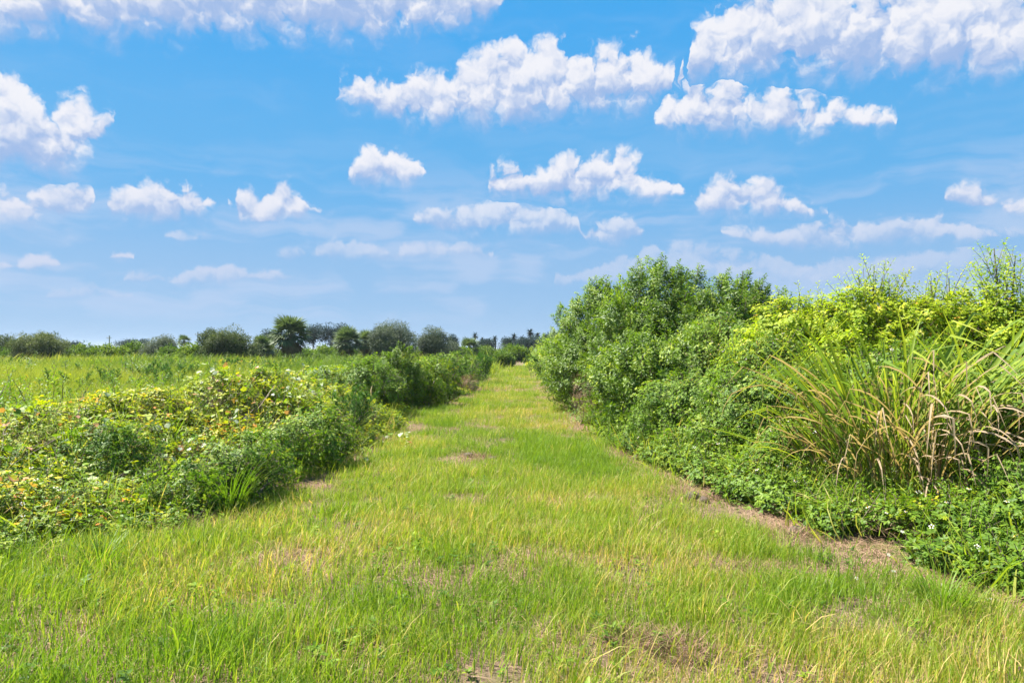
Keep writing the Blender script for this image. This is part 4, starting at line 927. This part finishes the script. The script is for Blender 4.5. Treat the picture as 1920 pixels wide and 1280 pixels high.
# ================================================================== trees beyond the field
def tree(name, label, px, row_top, hw, Y, key, n, group='trees along the far side of the field', cat='tree', tint=.5, s=1.0, tall=.0, lobes=6, drop=0):
    x = at(px, Y); gz = float(ground_h(x, Y)); z = EYE + (HOR - row_top) / F * Y; r = hw / F * Y; H_ = z - gz
    root = empty(name, (x, Y, gz)); tag(root, label, cat, group); rz = H_ * (.42 if Y > 100 else .52); cz = z - rz
    pts, tn = [], []; lob = [(np.array((0, 0, cz)), np.array((r * .78, r * .78, rz * .86)))]
    for i in range(lobes):
        a = R.uniform(0, 2 * pi); e = R.uniform(-.3, .75); k = R.uniform(.30, .62)
        lob.append((np.array((cos(a) * r * .62 * cos(e), sin(a) * r * .62 * cos(e), cz + sin(e) * rz * .62)), np.array((r, r, rz * .9)) * k))
    for i in range(n):
        c, q = lob[R.randint(0, len(lob))]; d = nrm(R.normal(0, 1, 3)); rr = 1 - .5 * R.rand() ** 2
        p_ = c + d * q * rr; p_[2] = (p_[2] - gz * 0)
        if p_[2] > H_ - .1 * s: continue
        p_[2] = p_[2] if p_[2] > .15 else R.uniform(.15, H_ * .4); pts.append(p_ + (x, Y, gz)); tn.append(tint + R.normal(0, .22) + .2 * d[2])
    scatter('crown', K[key], pts, R.normal(0, .5, (len(pts), 3)) + (0, 0, 1), R.uniform(.65, 1.15, len(pts)) * s, np.array(tn), root, loc=(x, Y, gz))
    b = Buf(); tube(b, [(0, 0, -.1), (R.normal(0, .1), 0, cz * .5), (0, 0, cz)], r * .07 + .03, r * .04 + .01, 7)
    for c, q in lob[1:]: tube(b, [(0, 0, cz * .45), c * .6 + (0, 0, cz * .1), c + (0, 0, q[2] * .5)], r * .035 + .01, .012, 5)
    b.obj('trunk', [G['bark']], root); return root
T = [ # name, label, px, top row, half width, depth, kit, n, tint, s
 ('oak_tree', 'dark rounded oak at the far left edge behind the olive one', 22, 628, 34, 62, 'oak', 230, .25, 1.1),
 ('oak_tree', 'pale olive oak, round, leftmost of the near trees', 76, 625, 44, 50, 'oak', 330, .85, .85),
 ('round_bush', 'bright green round bush right of the olive oak', 160, 644, 32, 52, 'bright', 200, .45, .8),
 ('round_bush', 'small pale green bush between round bush and grey oak', 214, 650, 24, 50, 'bright', 120, .9, .8),
 ('round_bush', 'dark green bush touching the grey green oak', 252, 640, 20, 56, 'bright', 120, .1, .9),
 ('oak_tree', 'grey green oak left of the fan palm tips', 297, 631, 32, 54, 'grey', 240, .9, .85),
 ('round_bush', 'vivid green bush beneath the fan palm tips', 358, 648, 26, 48, 'bright', 160, .75, .8),
 ('round_bush', 'low green bush in front of the grey green oak', 325, 652, 20, 50, 'bright', 100, .4, .8),
 ('oak_tree', 'large dark round oak standing alone before the sabal palm', 425, 608, 49, 44, 'oak', 420, .38, .8),
 ('round_bush', 'light green bush between the two fan palms', 606, 648, 24, 60, 'bright', 130, .6, .9),
 ('willow_tree', 'wide silvery grey feathery tree, the tallest grey one', 738, 600, 52, 50, 'grey', 430, .5, .85),
 ('willow_tree', 'silvery grey feathery tree right of the widest one', 808, 612, 34, 54, 'grey', 260, .45, .85),
 ('willow_tree', 'small grey tree joining the wide grey tree to the palms', 700, 625, 22, 56, 'grey', 130, .3, .85),
 ('round_bush', 'rounded green bush at the end of the path', 960, 645, 28, 62, 'bright', 190, .45, .9),
 ('round_bush', 'low dark green bush right at the path end', 945, 660, 16, 56, 'bright', 80, .1, .8),
 ('dark_tree', 'bluish dark tree clump above the sabal palm, left one', 588, 602, 11, 110, 'dark', 50, .3, 1.0),
 ('dark_tree', 'bluish dark round tree between the fan palms', 625, 607, 28, 110, 'dark', 130, .3, 1.0),
 ('dark_tree', 'dark tree peeking out left of the sabal palm', 508, 618, 14, 110, 'dark', 50, .4, 1.0),
 ('dark_tree', 'distant low dark tree under the utility pole at left', 250, 640, 36, 130, 'dark', 110, .4, 1.0),
 ('dark_tree', 'distant dark tree beyond the olive oak', 120, 645, 30, 130, 'dark', 90, .3, 1.0),
 ('dark_tree', 'small dark tree by the right grey feathery tree', 852, 630, 10, 110, 'dark', 40, .3, .9),
 ('dark_tree', 'dark tree behind the pale palm', 915, 640, 20, 120, 'dark', 80, .3, 1.0),
 ('dark_tree', 'dark tree behind the bush at the path end', 950, 636, 24, 125, 'dark', 90, .3, 1.0),
 ('dark_tree', 'dark tree under the tallest distant palms', 995, 634, 26, 120, 'dark', 100, .25, 1.0),
 ('dark_tree', 'dark tree beside the tall shrubs on the skyline', 1035, 628, 24, 115, 'dark', 110, .3, 1.0),
 ('round_bush', 'olive green bush between the olive oak and the round green bush', 122, 650, 26, 58, 'oak', 130, .8, .8),
 ('round_bush', 'dull green low bush at the far left under the oaks', 18, 655, 34, 52, 'bright', 150, .2, .8),
 ('round_bush', 'dull green bush behind the round green bush', 190, 650, 34, 66, 'bright', 130, .2, 1.0),
 ('round_bush', 'dark shrub just left of the dark round oak', 385, 648, 22, 52, 'oak', 120, .4, .8),
 ('round_bush', 'dark shrub between the dark round oak and the sabal palm', 487, 645, 28, 52, 'oak', 150, .4, .8),
 ('round_bush', 'dark shrub filling the space under the sabal palm', 560, 652, 40, 56, 'bright', 170, .12, .8),
 ('round_bush', 'deep green shrub below the wide low fan palm', 640, 652, 34, 60, 'bright', 150, .15, .8),
 ('willow_tree', 'grey green shrub at the right foot of the grey trees', 838, 640, 22, 58, 'grey', 120, .4, .85),
 ('round_bush', 'low green bush left of the pale fan palm', 862, 650, 24, 60, 'bright', 110, .35, .8),
 ('round_bush', 'green bush right of the pale fan palm', 905, 650, 26, 66, 'bright', 110, .3, .8),
]
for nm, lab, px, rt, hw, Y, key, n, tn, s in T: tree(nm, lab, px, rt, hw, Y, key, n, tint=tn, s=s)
# the wood goes on beyond both sides and behind the shrubs
rs = R.uniform
for i, (px, Y, where) in enumerate([(-120, 70, 'just past the left edge'), (-260, 64, 'well left of the olive oak'), (-420, 80, 'far out on the left'), (1110, 118, 'behind the left end of the tall shrubs'), (1260, 105, 'behind the tallest shrub'), (1350, 90, 'behind the ragged topped shrub'), (1440, 84, 'seen through the gap before the yellow green bushes'), (1560, 95, 'behind the first yellow green bush'), (1760, 92, 'behind the bush with thin shoots'), (1940, 98, 'behind the right edge bush')]):
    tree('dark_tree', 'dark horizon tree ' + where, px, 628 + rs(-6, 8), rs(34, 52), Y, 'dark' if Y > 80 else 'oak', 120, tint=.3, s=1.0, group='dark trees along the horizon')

# ------------------------------------------------------------------ palms
def fan(n, L_, mat, droop):
    b = Buf(); tube(b, [(0, 0, 0), (L_ * .25, 0, .04), (L_ * .48, 0, 0)], .022, .012, 4)
    for k in range(n):
        a = (k / (n - 1) - .5) * 2 * 1.75; d = np.array((cos(a), sin(a), R.uniform(-.05, .15)))
        leaf(b, (L_ * .46, 0, 0), d, (0, 0, 1), L_ * R.uniform(.50, .62), L_ * .055, np.clip(R.normal(.55, .2), 0, 1), 0, droop * R.uniform(.6, 1.3), .1, ((.35, 1.0), (.7, .7)))
    return b.mesh('frond', [mat])
FAN = [fan(22, 1.0, G['palm'], .30) for _ in range(3)]; FDRY = [fan(16, 1.0, G['palmdry'], .55) for _ in range(2)]
def palm(label, px, row_top, hw, Y, n=44, nd=16, group='fan palms beyond the field'):
    x = at(px, Y); gz = float(ground_h(x, Y)); z = EYE + (HOR - row_top) / F * Y - gz; r = hw / F * Y; cz = z - r * .92
    root = empty('fan_palm', (x, Y, gz)); tag(root, label, 'palm', group)
    b = Buf(); tube(b, [(0, 0, -.1), (0, 0, cz * .5), (0, 0, cz + r * .1)], r * .14, r * .11, 10); tr = b.obj('trunk', [G['bark']], root)
    b = Buf()
    for i in range(26):
        a = i * 2.4; h = cz * (.25 + .7 * i / 26); d = np.array((cos(a), sin(a), 1.0)); tube(b, [np.array((cos(a), sin(a), 0)) * r * .1 + (0, 0, h), np.array((cos(a), sin(a), 0)) * r * .22 + (0, 0, h + r * .14)], .03, .02, 4)
    b.obj('boot', [G['palmdry']], root)['kind'] = 'stuff'
    for i in range(n + nd):
        dry = i >= n; a = i * 2.39996 + R.normal(0, .2); el_ = R.uniform(-1.15, -.5) if dry else -.55 + 2.0 * (i / n) + R.normal(0, .12)
        o = bpy.data.objects.new('dead_frond' if dry else 'frond', (FDRY if dry else FAN)[R.randint(0, 2)]); C.objects.link(o); o.parent = root
        o.location = (0, 0, cz - (.1 * r if dry else 0)); o.rotation_euler = (R.normal(0, .25), -el_, a); k = r * R.uniform(.88, 1.08) * (.85 if dry else 1); o.scale = (k, k, k)
palm('big sabal palm with a full round crown and brown skirt', 545, 589, 44, 46, 50, 20)
palm('wide low fan palm right of the sabal palm', 652, 611, 34, 50, 40, 10)
palm('fan palm half hidden behind the grey feathery tree', 685, 618, 26, 52, 30, 8)
palm('small fan palm tucked against the dark round oak', 491, 628, 28, 48, 32, 10)
palm('pale low fan palm right of the grey trees', 880, 631, 24, 62, 34, 4)
palm('dark fan palm tips rising left of the round oak', 345, 626, 15, 76, 24, 2)
def far_palm(label, px, row, Y, hw):
    x = at(px, Y); gz = float(ground_h(x, Y)); z = EYE + (HOR - row) / F * Y - gz; r = hw / F * Y; root = empty('distant_palm', (x, Y, gz)); tag(root, label, 'palm', 'distant palms on the skyline')
    b = Buf(); tube(b, [(0, 0, -.1), (R.normal(0, .2), 0, z * .5), (0, 0, z - r)], .17, .13, 6); b.obj('trunk', [G['bark']], root)
    b = Buf()
    for k in range(70):
        d = nrm(R.normal(0, 1, 3) + (0, 0, .15)); leaf(b, (0, 0, z - r), d, (0, 0, 1), r * R.uniform(.8, 1.1), r * .22, np.clip(R.normal(.4, .2), 0, 1), 0, .4, .1)
    b.obj('crown', [G['dark']], root)
for lab, px, row, hw in [('first distant palm, rising over the pale fan palm', 891, 621, 9), ('small distant palm just right of the first', 904, 630, 6), ('lone distant palm above the path end', 928, 626, 8), ('distant palm left of the tall pair', 964, 622, 9),
    ('distant palm close beside the tall pair', 979, 626, 8), ('tallest distant palm on the skyline', 994, 612, 11), ('slightly lower partner of the tallest distant palm', 1008, 620, 8), ('thin distant palm right of the tall pair', 1021, 622, 7), ('distant palm nearest the tall shrubs', 1040, 618, 9)]:
    far_palm(lab, px, row, 122, hw)

# ------------------------------------------------------------------ utility poles
def pole(label, px, row, Y, w_):
    x = at(px, Y); gz = float(ground_h(x, Y)); z = EYE + (HOR - row) / F * Y - gz; root = empty('utility_pole', (x, Y, gz)); tag(root, label, 'utility pole', 'distant utility poles')
    b = Buf(); tube(b, [(0, 0, -.2), (0, 0, z * .5), (0, 0, z)], w_ * 1.1, w_ * .8, 8); b.obj('post', [G['pole']], root)
    b = Buf(); tube(b, [(-.55, -.16, z - .5), (0, -.16, z - .5), (.55, -.16, z - .5)], .06, .06, 4); b.obj('crossarm', [G['pole']], root)
    for q in (-.45, .0, .45): b = Buf(); tube(b, [(q, -.16, z - .46), (q, -.16, z - .36), (q, -.16, z - .28)], .04, .025, 6); b.obj('insulator', [G['pole']], root)
pole('thin grey utility pole above the pale green bush', 205, 629, 150, .14)
pole('thin grey utility pole left of the dark round oak', 371, 622, 140, .14)

# ================================================================== thin summer air
me = bpy.data.meshes.new('haze')
hx, hy0, hy1, hz0, hz1 = 1950.0, -560.0, 3300.0, -3.0, 14.0
me.from_pydata([(x, y, z) for z in (hz0, hz1) for x, y in ((-hx, hy0), (hx, hy0), (hx, hy1), (-hx, hy1))], [], [(0, 3, 2, 1), (4, 5, 6, 7), (0, 1, 5, 4), (1, 2, 6, 5), (2, 3, 7, 6), (3, 0, 4, 7)])
hm = bpy.data.materials.new('air'); hm.use_nodes = True; hn = hm.node_tree; hn.nodes.clear()
pv = hn.nodes.new('ShaderNodeVolumePrincipled'); pv.inputs['Color'].default_value = (.80, .88, 1, 1); pv.inputs['Density'].default_value = .00022; pv.inputs['Anisotropy'].default_value = .2
ho = hn.nodes.new('ShaderNodeOutputMaterial'); hn.links.new(pv.outputs[0], ho.inputs['Volume'])
me.materials.append(hm); hz = bpy.data.objects.new('haze', me); C.objects.link(hz); hz['kind'] = 'stuff'
